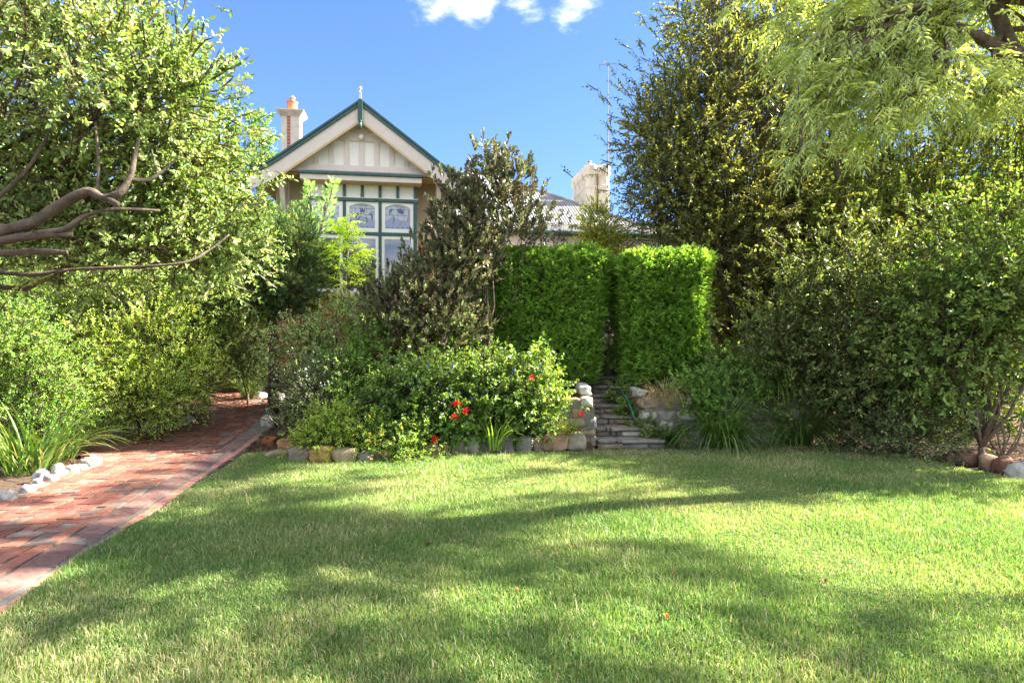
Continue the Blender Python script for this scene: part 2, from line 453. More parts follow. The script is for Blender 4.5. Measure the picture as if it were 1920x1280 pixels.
def sprig_leaves(Po, D, L, k, ll, lw, spread=60, planar=False, droop=.1, pal=None, jit=.3, up=.6, ldroop=.15, fold=.25, shape=(.30, .5, .72, .36), terminal=True, bright=1.75):
    n = len(Po); t = (np.arange(k) + .6) / k
    L = L * rng.uniform(.6, 1.2, n)
    upv = np.array([0, 0, 1.0])
    S0 = np.cross(D, upv) + rng.standard_normal((n, 3)) * .15; S0 = unit(S0)
    U0 = np.cross(S0, D)
    if planar:
        ang = np.tile(np.where(np.arange(k) % 2 == 0, 0, np.pi), (n, 1))
    else:
        ang = (np.arange(k) * 2.4)[None] + rng.uniform(0, 6.28, (n, 1))
    S = S0[:, None] * np.cos(ang)[..., None] + U0[:, None] * np.sin(ang)[..., None]
    pos = Po[:, None] + D[:, None] * (L[:, None] * t)[..., None]
    pos[..., 2] -= droop * (L[:, None] * t * t)
    sp = np.full(k, R(spread))
    if terminal: sp[-1] = R(12)
    d = D[:, None] * np.cos(sp)[None, :, None] + S * np.sin(sp)[None, :, None]
    d = d + rng.standard_normal(d.shape) * jit; d[..., 2] -= ldroop; d = unit(d)
    if planar: N = U0[:, None] + rng.standard_normal(d.shape) * .25
    else: N = upv * up + rng.standard_normal(d.shape) * .5
    m = n * k
    LL = ll * rng.uniform(.6, 1.2, m); LW = lw * LL / ll * rng.uniform(.85, 1.15, m)
    V, Fq = leaf_geo(pos.reshape(-1, 3), d.reshape(-1, 3), N.reshape(-1, 3), LL, LW, fold, shape)
    pal = np.array(pal)
    # sprig level and leaf level colour variety
    base = np.clip(rng.normal(.45, .25, (n, 1)) + rng.normal(0, .22, (n, k)), 0, .999).reshape(-1) * (len(pal) - 1)
    i = base.astype(int); f = (base - i)[:, None]
    c = pal[i] * (1 - f) + pal[np.minimum(i + 1, len(pal) - 1)] * f
    c = c * rng.uniform(.85, 1.15, (m, 1)) * bright
    return V, Fq, np.repeat(c, 6, axis=0)


def stems(Po, D, L):
    n = len(Po); V, Fq = leaf_geo(Po - D * L * .35, D, rdir(n), np.full(n, L * 1.2), np.full(n, .0022 + .014 * L), .9, (.2, .5, .7, .3))
    return V, Fq, np.repeat(np.array([.17, .145, .08]) * rng.uniform(.6, 1.5, (n, 1)), 6, axis=0)


def join(parts):
    V = []; Fq = []; C = []; o = 0
    for v, f, c in parts:
        V.append(v); Fq.append(f + o); C.append(c); o += len(v)
    return np.concatenate(V), np.concatenate(Fq), np.concatenate(C)


def curve_pts(a, b, n=5, wob=.08, sag=0.0):
    a = np.array(a, float); b = np.array(b, float); L = np.linalg.norm(b - a)
    w1 = rng.standard_normal(3) * wob * L; w2 = rng.standard_normal(3) * wob * L * .5
    out = []
    for i in range(n):
        t = i / (n - 1)
        out.append(a * (1 - t) + b * t + w1 * math.sin(math.pi * t) + w2 * math.sin(2 * math.pi * t) + np.array([0, 0, -sag * L * math.sin(math.pi * t)]))
    return out


def smooth_pts(pts, k=5):
    out = []
    for i in range(len(pts) - 1):
        p0 = pts[max(i - 1, 0)]; p1 = pts[i]; p2 = pts[i + 1]; p3 = pts[min(i + 2, len(pts) - 1)]
        for t in np.linspace(0, 1, k + 1)[:-1]:
            out.append(.5 * ((2 * p1) + (-p0 + p2) * t + (2 * p0 - 5 * p1 + 4 * p2 - p3) * t * t + (-p0 + 3 * p1 - 3 * p2 + p3) * t ** 3))
    return out + [pts[-1]]


def blobs_px(lst):
    """(px,py,d,rx_px,ry_px,rd_m,nclusters) -> world ellipsoids"""
    return [(P(px, py, d), np.array([rx / F * d, rd, ry / F * d]), n) for px, py, d, rx, ry, rd, n in lst]


def crown(blobs, spc, clr, outw=.6, upw=.3, rnd=.5, shell=.45, flat=1.0):
    Po = []; D = []; Q = []
    for c, Rr, n in blobs:
        dd = rdir(n); r = shell + (1 - shell) * rng.random((n, 1)) ** .5
        q = c + dd * Rr * r; q[:, 2] = np.maximum(q[:, 2], H(q[:, 0], q[:, 1]) + .05)
        Q.append(q)
        m = n * spc
        off = rng.standard_normal((n, spc, 3)) * clr * np.array([1, 1, flat]) * rng.uniform(.6, 1.3, (n, 1, 1))
        p = (q[:, None] + off).reshape(-1, 3)
        dr = np.repeat(dd, spc, axis=0) * outw + unit(off.reshape(-1, 3)) * .5 + np.array([0, 0, upw]) + rng.standard_normal((m, 3)) * rnd * .5
        Po.append(p); D.append(unit(dr))
    return np.concatenate(Po), np.concatenate(D), Q


def plant(name, label, cat, base, blobs, leaf, trunk=None, spc=14, clr=.18, group=None, crownname='crown', mat=None, bark=None, twigs=1.0,
          crownkw={}, extra_limbs=(), radial=.06, limb_r=None):
    """leaf: dict for sprig_leaves. trunk: list of world points; limbs run from its last point to each blob"""
    root = empty(name, base); tag(root, label, cat, group)
    bx = np.array(base, float)
    Po, D, Q = crown(blobs, spc, clr, **crownkw)
    V, Fq, C = sprig_leaves(Po, D, **leaf)
    V, Fq, C = join([(V, Fq, C), stems(Po, D, leaf['L'])])
    mesh_np(crownname, V - bx, Fq, mat or LEAF, root, C)
    mb = MB()
    if trunk is None: trunk = [base, (np.array(base) * .6 + blobs[0][0] * .4)]
    tr = [np.array(p, float) - bx for p in trunk]; nT = len(tr)
    mb.tube([tuple(p) for p in tr], [radial * (1 - .35 * i / max(nT - 1, 1)) for i in range(nT)], 8)
    lr = limb_r or radial * .5
    for (c, Rr, n), q in zip(blobs, Q):
        cc = c - bx
        st = tr[-1] if rng.random() < .7 or nT < 3 else tr[-2]
        pts = curve_pts(st, cc, 6, .07)
        mb.tube(pts, np.linspace(lr, lr * .35, 6), 6)
        nn = int(min(len(q), 40) * twigs)
        for j in range(nn):
            s = pts[3 + int(rng.integers(0, 3))]
            mb.tube(curve_pts(s, q[j] - bx, 4, .1), np.linspace(lr * .3, lr * .09 + .0015, 4), 4, cap=False)
    for pts, r0, r1 in extra_limbs:
        pts = smooth_pts([np.array(p) - bx for p in pts], 5); mb.wob = .35
        mb.tube(pts, np.linspace(r0, r1, len(pts)) ** 1.0, 10); mb.wob = 0
    mb.build('trunk', bark or BARK, root, smooth=True)
    return root


def straps(name, label, cat, base, n, length, width, pal, spread=.9, arch=1.0, group=None, radius=.12, partname='leaves', up=1.0, mat=None):
    root = empty(name, base); tag(root, label, cat, group)
    seg = 7
    az = rng.uniform(0, 2 * np.pi, n); L = length * rng.uniform(.55, 1.15, n)
    r0 = radius * np.sqrt(rng.random(n)); bz = az + rng.normal(0, .5, n)
    bx_, by_ = r0 * np.cos(bz), r0 * np.sin(bz)
    lean = spread * (.15 + .85 * rng.random(n)); e0 = np.pi / 2 - lean * .55
    curl = arch * .72 * (.6 + .9 * lean) * rng.uniform(.6, 1.2, n)
    V = np.zeros((n, seg + 1, 2, 3), np.float32)
    x, y, z = bx_.copy(), by_.copy(), np.zeros(n)
    wx, wy = -np.sin(az), np.cos(az)
    for s in range(seg + 1):
        t = s / seg; w = width * .5 * (1 - t ** 2.2) * (.6 + .8 * min(t * 3, 1) * .5) + .0006
        V[:, s, 0] = np.stack([x - wx * w, y - wy * w, z + w * .3], 1); V[:, s, 1] = np.stack([x + wx * w, y + wy * w, z + w * .3], 1)
        e = e0 - curl * t * 1.6; st = L / seg
        x = x + np.cos(e) * np.cos(az) * st; y = y + np.cos(e) * np.sin(az) * st; z = np.maximum(z + np.sin(e) * st * up, .01)
    b = (np.arange(n) * (seg + 1) * 2)[:, None] + (np.arange(seg) * 2)[None]
    b = b.ravel(); Fq = np.stack([b, b + 1, b + 3, b + 2], 1)
    pal = np.array(pal); f = rng.random((n, 1)); c = pal[0] * (1 - f) + pal[1] * f
    if len(pal) > 2:
        s = rng.random((n, 1)) < .08; c = np.where(s, pal[2], c)
    mesh_np(partname, V.reshape(-1, 3), Fq, mat or LEAF_GLOSSY, root, np.repeat(c, (seg + 1) * 2, axis=0), smooth=True)
    return root


def bloom_mesh(kind, col):
    n = {'geranium': 16, 'spike': 14, 'daisy': 7, 'tiny': 5}[kind]
    r = np.random.default_rng(3)
    if kind == 'spike':
        base = np.stack([r.normal(0, .003, n), r.normal(0, .003, n), np.linspace(0, .06, n)], 1); d = unit(r.standard_normal((n, 3)) * np.array([1, 1, .4])); ll = np.full(n, .018); lw = np.full(n, .012)
    elif kind == 'geranium':
        d = unit(r.standard_normal((n, 3)) + np.array([0, -.3, .5])); base = d * .018; ll = np.full(n, .026); lw = np.full(n, .024)
    else:
        a = np.arange(n) / n * 6.28; d = unit(np.stack([np.cos(a), np.sin(a) * .6 - .2, np.sin(a) * .7 + .3], 1)); base = d * .003; s = .022 if kind == 'daisy' else .011
        ll = np.full(n, s); lw = np.full(n, s * .8)
    V, Fq = leaf_geo(base, d, d[:, [1, 2, 0]] + .3, ll, lw, .1, (.35, .5, .8, .5))
    c = np.repeat(np.array(col) * r.uniform(.8, 1.15, (n, 1)), 6, axis=0)
    return V, Fq, c


def blooms(root, kind, col, pts, scale=1.0, name='flower'):
    bx = np.array(root.location); V, Fq, c = bloom_mesh(kind, col); first = None
    for p in pts:
        if first is None:
            o = mesh_np(name, V, Fq, PETAL, root, c); first = o
        else:
            o = first.copy(); COL.objects.link(o); o.parent = root
        o.location = tuple(np.array(p) - bx); o.scale = (scale,) * 3; o.rotation_euler = (rng.uniform(-.4, .4), rng.uniform(-.4, .4), rng.uniform(0, 6))
    return root


def ico(sub):
    import bmesh
    bm = bmesh.new(); bmesh.ops.create_icosphere(bm, subdivisions=sub, radius=1)
    V = np.array([v.co[:] for v in bm.verts]); Fc = np.array([[v.index for v in f.verts] for f in bm.faces]); bm.free()
    return V, Fc


IV, IF = ico(3)


def rock_vf(size, seed, boxy=.55, rough=.12, flatbase=True):
    """returns V,F of a rock about size (sx,sy,sz), base near z=0"""
    v = np.sign(IV) * np.abs(IV) ** boxy
    v = v / np.max(np.abs(v))
    n1 = np.array([mnoise.noise(Vector(p * 1.3 + seed * 7.7)) for p in v]); n2 = np.array([mnoise.noise(Vector(p * 3.6 + seed * 3.1)) for p in v])
    cellv = np.array([mnoise.cell(Vector(p * 1.6 + seed * 5.3)) for p in v])
    v = v * (1 + rough * 1.9 * n1 + rough * 1.1 * n2 + rough * .5 * (cellv - .5))[:, None]
    v = v * np.array(size) / 2
    v[:, 2] += size[2] * .42
    return v, IF


def rotz(v, a):
    c, s = math.cos(a), math.sin(a)
    return np.stack([v[:, 0] * c - v[:, 1] * s, v[:, 0] * s + v[:, 1] * c, v[:, 2]], 1)


def rock(name, label, loc, size, rot, col, mat, group, seed, boxy=.6, rough=.13, cat='rock', smooth=False):
    v, f = rock_vf(size, seed, boxy, rough)
    o = mesh_np(name, v, f, mat, None, np.tile(np.array(col), (len(v), 1)), smooth=smooth)
    o.location = tuple(map(float, loc)); o.rotation_euler = (0, 0, rot)
    return tag(o, label, cat, group)
#@@PART2


lawn()


def G(px, py):
    """where the view ray through a photo pixel meets the ground"""
    d = 2.0; ax = (px - CX) / F; az = (CY - py) / F
    while d < 60:
        if CH + az * d <= float(H(ax * d, d)): break
        d += .02
    return np.array([ax * d, d, float(H(ax * d, d))])


# ------------------------------------------------------------------ brick path
def polyedge(off=0.0, y0=0.8, y1=16):
    ys_ = np.linspace(y0, y1, 60); return [(float(path_edge(y)) + off, float(y)) for y in ys_]


LEFT_EDGE = [(-9.2, 16), (-7.9, 14.7), (-6.55, 13), (-5.9, 12), (-5.35, 10.7), (-5.3, 9.9), (-9, 9.7), (-9, 8.2), (-5.95, 8.05), (-5.28, 7.84), (-4.69, 5.62), (-4.35, 4), (-4.2, .8)]
PATH_MAIN = np.array(polyedge(-.12) + LEFT_EDGE)
PATH_ALL = np.array(polyedge(.325) + LEFT_EDGE)
BR_COLS = [(.33, .125, .085), (.38, .155, .10), (.29, .105, .075), (.35, .17, .125), (.28, .20, .165), (.40, .205, .14), (.23, .115, .09)]
BR_P = np.array([.26, .22, .18, .14, .06, .10, .04])


def brick_at(mb, c, a, lx, ly, col, lift=.0, tilt=0.0, hh=.03):
    ca, sa = math.cos(a), math.sin(a); ins = .006
    pts = []
    zt = float(H(c[0], c[1])) + .045 + lift + rng.normal(0, .0024)
    t1, t2 = rng.normal(0, .012), rng.normal(0, .012)
    for k, (i_, zo) in enumerate(((0, -hh), (0, -.004), (ins, 0))):
        for sx, sy in ((-1, -1), (1, -1), (1, 1), (-1, 1)):
            px_, py_ = sx * (lx / 2 - i_), sy * (ly / 2 - i_)
            pts.append((c[0] + px_ * ca - py_ * sa, c[1] + px_ * sa + py_ * ca, zt + zo + px_ * t1 + py_ * t2 - (tilt * py_)))
    f = [(8, 9, 10, 11)] + [(k * 4 + i, k * 4 + (i + 1) % 4, k * 4 + 4 + (i + 1) % 4, k * 4 + 4 + i) for k in (0, 1) for i in range(4)]
    mb.add(pts, f, col)


def pick():
    i = rng.choice(len(BR_COLS), p=BR_P); s = rng.uniform(.58, .9); return tuple(v * s for v in BR_COLS[i])


def build_path():
    mb = MB(); W = .117; th = R(8.0); ct, st_ = math.cos(th), math.sin(th)
    cand = []
    for i in range(-75, 75):
        for j in range(-75, 90):
            if (i - j) % 4 == 0: cand.append((i + 1.0, j + .5, 0))
            elif (i - j) % 4 == 3: cand.append((i + .5, j + 1.0, 1))
    P_ = np.array(cand, float); x = P_[:, 0] * W; y = P_[:, 1] * W
    X = x * ct - y * st_ - 4.5; Y = x * st_ + y * ct + 8
    k_ = inpoly(PATH_MAIN, X, Y) & (Y < 15.5) & (X > -9)
    for X_, Y_, o in zip(X[k_], Y[k_], P_[k_, 2]):
        brick_at(mb, (X_, Y_), th + (0 if o == 0 else R(90)) + rng.normal(0, .012), 2 * W - .014 + rng.normal(0, .0015), W - .014, pick())
    # stretcher course along the right edge, then the pale pink kerb course, then a low red edge course
    y = 1.0
    while y < 14.8:
        def atp(off, yy):
            x0 = float(path_edge(yy)); x1 = float(path_edge(yy + .05)); a = math.atan2(.05, x1 - x0)
            return (x0 + off, yy), a
        (c, a) = atp(-.06, y); brick_at(mb, c, a, .228, .105, pick(), .004)
        pk = rng.uniform(.52, .78)
        if y < 9.6:
            (c, a) = atp(.112, y + .07); brick_at(mb, c, a, .224, .168, (.37 * pk, .20 * pk, .165 * pk), -.012, tilt=-.16)
            (c, a) = atp(.262, y + .03); brick_at(mb, c, a, .226, .085, tuple(v * rng.uniform(.8, 1.1) for v in (.50, .23, .16)), -.034)
        y += .2345
    o = mb.build('path', BRICK); tag(o, kind='structure')
    g_ = grid_mesh('path_bed', np.arange(-9.2, -2.4, .06), np.arange(.8, 15.9, .06), lambda X, Y: H(X, Y) + .034 - .035 * sm(.05, .33, X - path_edge(Y)) + .002 * nz(X, Y, 9), MORTAR, keep=lambda x, y: inpoly(PATH_ALL, x, y))
    tag(g_, kind='structure')


build_path()

# ------------------------------------------------------------------ rocks
seed = 1


def place_rocks(lst, group, mat, cat='edging rock', name='edging_rock', depth=.8, lower=.02, smooth=False, boxy=.6, rough=.17):
    global seed
    for px, py, w, h, col, label in lst:
        g_ = G(px, py); s = g_[1] / F; sz = (w * s * 1.08, w * s * depth, h * s * (1.4 if px > 540 and group.startswith('rocks') else 1.1))
        loc = g_ + np.array([0, sz[1] * .12, -lower])
        rock(name, label, loc, sz, rng.uniform(-.25, .25), col, mat, group, seed, cat=cat, smooth=smooth, boxy=boxy, rough=rough); seed += 1


GREY = (.22, .21, .19); TAN = (.40, .30, .19); OCH = (.46, .29, .10); PINK = (.50, .30, .20); BRN = (.24, .15, .10); PALE = (.50, .47, .40)
place_rocks([
    (505, 832, 26, 16, (.42, .14, .07), 'red brick fragment at the path corner of the flower bed'),
    (531, 822, 22, 18, BRN, 'small brown rock tucked behind the orange corner rock beside the path'),
    (538, 842, 34, 22, (.48, .26, .14), 'orange rock at the corner of the bed beside the brick path'),
    (521, 858, 46, 17, TAN, 'flat tan rock lying lowest at the path corner of the bed'),
    (562, 868, 42, 25, (.27, .22, .17), 'grey brown block left of the ochre block in the bed edging'),
    (605, 869, 46, 27, OCH, 'bright ochre block in the bed edging below the lime green herb'),
    (645, 869, 42, 25, TAN, 'tan block right of the ochre block in the bed edging'),
    (683, 867, 34, 18, GREY, 'dark grey rock half hidden at the left end of the yellow flowers'),
    (718, 865, 34, 16, BRN, 'low brown rock under the middle of the yellow flowers'),
    (757, 862, 36, 18, GREY, 'low grey rock at the right end of the yellow flowers'),
    (803, 857, 34, 23, (.33, .19, .13), 'reddish rock just right of the yellow flowers'),
    (830, 855, 20, 21, (.33, .2, .08), 'narrow ochre brown rock between reddish and grey brown rocks'),
    (859, 852, 34, 26, (.26, .22, .18), 'grey brown rock below the red geranium blooms'),
    (888, 851, 25, 28, PALE, 'upright pale rock left of the strappy lily clump'),
    (914, 851, 25, 24, GREY, 'grey rock behind the strappy lily leaves'),
    (946, 849, 33, 28, (.24, .23, .22), 'wide grey rock just right of the strappy lily clump'),
    (983, 847, 31, 24, (.3, .29, .27), 'rounded grey rock left of the small tan rock near the steps'),
    (1010, 845, 21, 20, TAN, 'small tan rock squeezed left of the big pink rock'),
    (1042, 844, 45, 27, PINK, 'big pink orange rock in the edging near the stone steps'),
    (1081, 842, 38, 25, (.42, .36, .27), 'tan and grey rock in the edging next to the stone steps'),
], 'rocks edging the flower bed along the lawn', STONE)
place_rocks([
    (1277, 838, 32, 20, (.42, .32, .24), 'tan pink rock right of the hose at the foot of the steps'),
    (1306, 836, 35, 24, (.45, .44, .39), 'pale grey rock at the left foot of the dark strappy clump'),
    (1329, 834, 18, 14, GREY, 'small grey rock under the dark strappy clump'),
    (1475, 824, 34, 10, (.2, .2, .2), 'flat slate rock on the soil right of the dark strappy clump'),
    (1790, 868, 34, 16, BRN, 'low brown rock at the left end of the far border edging'),
    (1817, 870, 50, 20, (.27, .16, .11), 'long brown rock in the border edging below the oleander'),
    (1857, 879, 33, 23, (.40, .26, .16), 'tan rock in the border edging between two brown rocks'),
    (1884, 884, 33, 23, (.26, .12, .08), 'dark red brown rock beside the white streaked rock'),
    (1914, 896, 42, 26, (.55, .54, .52), 'white streaked grey rock at the end of the border edging'),
], 'rocks edging the shady border right of the steps', STONE)
WS = (1, .99, .97)
place_rocks([
    (14, 946, 30, 30, WS, 'white stone nearest the viewer in the row beside the brick path'),
    (49, 930, 31, 22, WS, 'second white stone from the near end of the row beside the path'),
    (70, 917, 22, 20, WS, 'small white stone at the front of the pile by the path'),
    (76, 904, 24, 26, WS, 'tall white stone at the back of the pile by the path'),
    (94, 908, 26, 20, WS, 'round white stone touching the bricks in the middle of the row'),
    (108, 897, 26, 26, WS, 'pointed white stone leaning to the lily leaves in the row'),
    (131, 892, 28, 22, WS, 'rounded white stone third from the far end of the near row'),
    (150, 887, 22, 18, WS, 'low white stone second from the far end of the near row'),
    (169, 880, 32, 28, WS, 'large white stone at the far end of the near row by the path'),
], 'white stones beside the lily bed along the path', WHITE_STONE, cat='white stone', name='white_stone', lower=.01, boxy=.85, rough=.2)
place_rocks([
    (222, 815, 30, 16, (.6, .52, .42), 'low tan stone under the sunlit shrub by the side path'),
    (252, 812, 30, 20, (.8, .74, .64), 'pale tan stone second in the row under the sunlit shrub'),
    (284, 811, 34, 24, WS, 'large white stone in the row under the sunlit shrub'),
    (315, 806, 24, 18, WS, 'small white stone between two larger ones under the sunlit shrub'),
    (348, 797, 26, 20, WS, 'white stone at the path end of the row under the sunlit shrub'),
], 'stones under the sunlit shrub left of the path', WHITE_STONE, cat='white stone', name='white_stone', boxy=.8)
place_rocks([
    (482, 750, 34, 18, WS, 'white stone on the right side of the path bend'),
    (520, 752, 30, 17, WS, 'white stone behind the long white slab at the path bend'),
    (502, 800, 28, 24, WS, 'long white slab standing on the brick path edge by the bed'),
], 'white stones at the bend of the path', WHITE_STONE, cat='white stone', name='white_stone', boxy=.8)


# ------------------------------------------------------------------ stone walls and steps
def stone_wall(name, label, a, b, z0, z1, thick=.28, rowh=.15, wmean=.24, cols=(TAN, GREY, PALE, (.42, .25, .14), BRN), mat=STONE, group=None, white=.08):
    a = np.array(a, float); b = np.array(b, float); L = np.linalg.norm(b - a); u = (b - a) / L; ang = math.atan2(u[1], u[0])
    base = (float(a[0]), float(a[1]), z0); root = empty(name, base); tag(root, label, 'wall', group)
    VV = []; FF = []; CC = []; z = 0; s = int(L * 100)
    rows = max(1, round((z1 - z0) / rowh)); rh = (z1 - z0) / rows
    for r in range(rows):
        x = -.03
        while x < L - .02:
            w = min(wmean * rng.uniform(.55, 1.5), L - x + .04); h = rh * rng.uniform(.92, 1.08)
            v, f = rock_vf((w * 1.02, thick + rng.uniform(-.05, .05), h), s, .45, .13); s += 1
            v = v + np.array([x + w / 2, 0, r * rh - h * .42 + h / 2 - .0]); v = rotz(v, ang)
            c = np.array(cols[rng.integers(len(cols))]) * rng.uniform(.8, 1.15)
            if rng.random() < white: c = np.array((.52, .51, .48))
            FF.append(f + sum(len(q) for q in VV)); VV.append(v); CC.append(np.tile(c, (len(v), 1))); x += w
    mesh_np('stones', np.concatenate(VV), np.concatenate(FF), mat, root, np.concatenate(CC))
    m = MB(); m.box(0, L, -thick * .42, thick * .42, -.02, (z1 - z0) - .04); o = m.build('mortar', MORTAR, root); o.rotation_euler = (0, 0, ang)
    return root


stone_wall('stone_wall', 'tan and orange stone wall at the left of the steps', (-.9, 8.82), (1.16, 8.74), .02, .70, cols=(TAN, (.45, .30, .17), PALE, (.36, .2, .12), TAN), white=.12)
stone_wall('stone_wall', 'stone side wall running up the left side of the steps', (1.06, 8.9), (1.10, 10.7), .1, .86, thick=.16, white=.18)
stone_wall('stone_wall', 'grey lichen covered stone wall right of the steps with dry roots', (1.90, 8.92), (4.35, 9.05), .02, .69, rowh=.175, wmean=.27, cols=((.44, .42, .37), (.34, .33, .30), (.52, .49, .42), (.42, .30, .20)), white=.08)
stone_wall('stone_wall', 'low stone side wall up the right side of the steps', (1.93, 9.05), (1.72, 10.7), .25, .80, thick=.14, white=.1)


def steps():
    root = empty('stone_steps', (1.6, 8.5, 0)); tag(root, 'weathered grey stone steps climbing between the two clipped hedges', 'steps')
    xr = [2.14, 1.93, 1.86, 1.85, 1.82, 1.76, 1.70]; xl = [1.19, 1.18, 1.17, 1.17, 1.17, 1.17, 1.17]; s = 40
    for i in range(7):
        y = 8.5 + .3 * i; z = .13 * i; VV = []; FF = []; CC = []
        # a tread of flat slabs lying on a riser of rubble
        for (zz, hh, yo, nn, cs) in ((z, .08, .02, 4, ((.19, .175, .15), (.25, .23, .20), (.30, .25, .18))), (z + .083, .05, 0, 3, ((.21, .20, .185), (.27, .25, .22), (.31, .26, .21)))):
            x = xl[i]; W_ = xr[i] - xl[i]; cuts = np.sort(rng.uniform(.15, .85, nn - 1)); cuts = np.concatenate([[0], cuts, [1]])
            for k in range(nn):
                w = (cuts[k + 1] - cuts[k]) * W_
                if w < .03: continue
                v, f = rock_vf((w, .40, hh), s, .28, .07); s += 1
                v = v + np.array([x + cuts[k] * W_ + w / 2 - 1.6, y - 8.5 + .2 + yo + rng.uniform(-.012, .012), zz - hh * .42 + hh / 2])
                c = np.array(cs[rng.integers(len(cs))]) * rng.uniform(.75, 1.1)
                if i == 1 and k == nn - 1 and hh > .06: c = np.array((.55, .53, .46))
                FF.append(f + sum(len(q) for q in VV)); VV.append(v); CC.append(np.tile(c, (len(v), 1)))
        mesh_np('step', np.concatenate(VV), np.concatenate(FF), STONE, root, np.concatenate(CC))
    m = MB()
    for i in range(7): m.box(xl[i] - 1.58, xr[i] - 1.62, .3 * i + .06, .3 * i + .36, -.1, .13 * i + .09)
    m.build('mortar', MORTAR, root)


steps()

# ------------------------------------------------------------------ house
HO = np.array([-3.21, 13.0]); HA = R(9.0); hc, hs = math.cos(HA), math.sin(HA)
HB = .75
house = empty('house', (HO[0], HO[1], HB), HA)
tag(house, 'cream gabled house with green trim, leadlight bay window and corrugated roof', 'house')


def HP(px, py, v=0.0):
    a = (px - CX) / F; u = (a * (HO[1] + v * hc) - HO[0] + v * hs) / (hc - a * hs)
    return u, CH + (CY - py) / F * (HO[1] + u * hs + v * hc) - HB


def HU(px, v=0.0): return HP(px, 0, v)[0]
def HZ(py, v=0.0, px=676): return HP(px, py, v)[1]


def build_house():
    ap = (0.0, HZ(187)); el = (-2.20, HZ(318, px=478) + .02); er = (2.20, el[1])
    slope = (ap[1] - el[1]) / 2.20
    def line(u, off=0.0):      # height of roof line with a bellcast foot
        a = abs(u); z = ap[1] - slope * 1.06 * a
        z += .10 * max(0, (a - 1.7) / .5) ** 1.6
        return z - off
    def strip(us, o0, o1, v0, v1, m):
        for a, b in zip(us[:-1], us[1:]):
            m.prism([(a, line(a, o0)), (b, line(b, o0)), (b, line(b, o1)), (a, line(a, o1))], v0, v1)
    us = list(np.linspace(-2.22, 0, 12)); ur = list(np.linspace(0, 2.22, 12))
    for side in (us, ur):
        m = MB(); strip(side, .13, .43, 0, .035, m); m.build('barge_board', CREAM, house)
        m = MB(); strip(side, 0, .05, -.06, .04, m); strip(side, .052, .128, -.035, .034, m); m.build('barge_capping', GREEN, house)
        m = MB(); strip(side, .09, .14, .045, 5.8, m); m.build('roof_soffit', SOFFIT, house)
        m = MB()
        for a, b in zip(side[:-1], side[1:]):
            m.prism([(a, line(a, .01)), (b, line(b, .01)), (b, line(b, .08)), (a, line(a, .08))], .045, 5.9)
        m.build('gable_roof', ZINC, house)
    # curved inner moulding under the barge boards
    m = MB()
    for side in (us[3:], ur[:-3]): strip(side, .43, .475, .004, .03, m)
    m.build('barge_moulding', SOFFIT, house)
    # pendant and finial at the apex
    m = MB(); m.box(-.05, .05, -.11, -.062, ap[1] - .47, ap[1] - .03); r = m.build('apex_post', GREEN, house, bevel=.008)
    m = MB(); m.lathe((0, -.085, ap[1] - .66), [(.006, 0), (.03, .03), (.042, .08), (.035, .13), (.02, .15), (.04, .165), (.04, .19)], 10); m.build('drop', GREEN, r, smooth=True)
    m = MB(); m.box(-.022, .022, -.06, -.02, ap[1], ap[1] + .14); m.tube([(0, -.04, ap[1] + .13), (-.02, -.04, ap[1] + .19), (-.045, -.04, ap[1] + .2), (-.045, -.04, ap[1] + .16), (-.02, -.04, ap[1] + .155), (0, -.04, ap[1] + .2), (.005, -.04, ap[1] + .26)], .014, 6)
    m.lathe((0.0, -.04, ap[1] + .18), [(.01, 0), (.035, .03), (.03, .06), (.01, .08)], 8)
    m.build('finial', CREAM, house)
    # gable infill
    V0 = .30
    zb = HZ(322, V0); zt = HZ(309, V0)
    m = MB(); wl = 1.72; m.prism([(-wl, zb - .05), (wl, zb - .05), (wl, line(wl, .14)), (0, line(0, .14)), (-wl, line(wl, .14))], V0, V0 + .04); m.build('gable_panel', WHITE, house)
    m = MB(); z0 = HZ(325, V0 - .05); z1 = HZ(311, V0 - .05)
    m.box(-1.8, 1.8, V0 - .06, V0 - .002, z0, z1)
    m.build('tie_beam', CREAM, house, bevel=.006)
    cz0 = HZ(266, V0); cz1 = HZ(258, V0)
    bw = .052
    cen = [676 + (k + .5 - 0) * 0 for k in range(1)]
    pitch = 27.45 / F * 13.3
    m = MB()
    for k in range(-5, 6):
        u = k * pitch; top = line(u + (bw if u > 0 else -bw), .46) + .02
        if abs(k) <= 2: top = cz0 + .002
        if top > z1 + .03: m.box(u - bw, u + bw, V0 - .03, V0 - .001, z1 + .001, top)
    m.build('gable_battens', CREAM, house, bevel=.004)
    m = MB(); cu = 1.05; m.prism([(-cu, cz0), (cu, cz0), (cu - .13, cz1 + .02), (-cu + .13, cz1 + .02)], V0 - .034, V0 - .001)
    m.box(-.05, .05, V0 - .038, V0 - .001, cz1 + .02, line(0, .40))
    for s in (-1, 1):
        pts = [(s * (.05 + .42 * t), cz1 + .02 + .05 + .27 * t ** 1.9) for t in np.linspace(0, 1, 9)]
        for a, b in zip(pts[:-1], pts[1:]):
            q = [(a[0], a[1] - .0), (b[0], b[1] - .0), (b[0], b[1] + .12), (a[0], a[1] + .12)]
            if s < 0: q = q[::-1]
            m.prism(q, V0 - .030, V0 - .0012)
    m.build('collar_braces', CREAM, house)
    m = MB(); m.lathe((-.005, V0 - .1, cz1 - .09), [(.01, 0), (.05, .02), (.062, .06), (.05, .1), (.02, .125)], 12); m.build('gable_lamp', WHITE, house, smooth=True)
    # soffit boards above the wall, behind the tie beam
    m = MB()
    for k in range(12): m.box(-1.95 + k * .325, -1.95 + k * .325 + .319, V0 + .045, .80, z0 - .045, z0 - .02)
    m.build('eave_lining', SOFFIT, house)
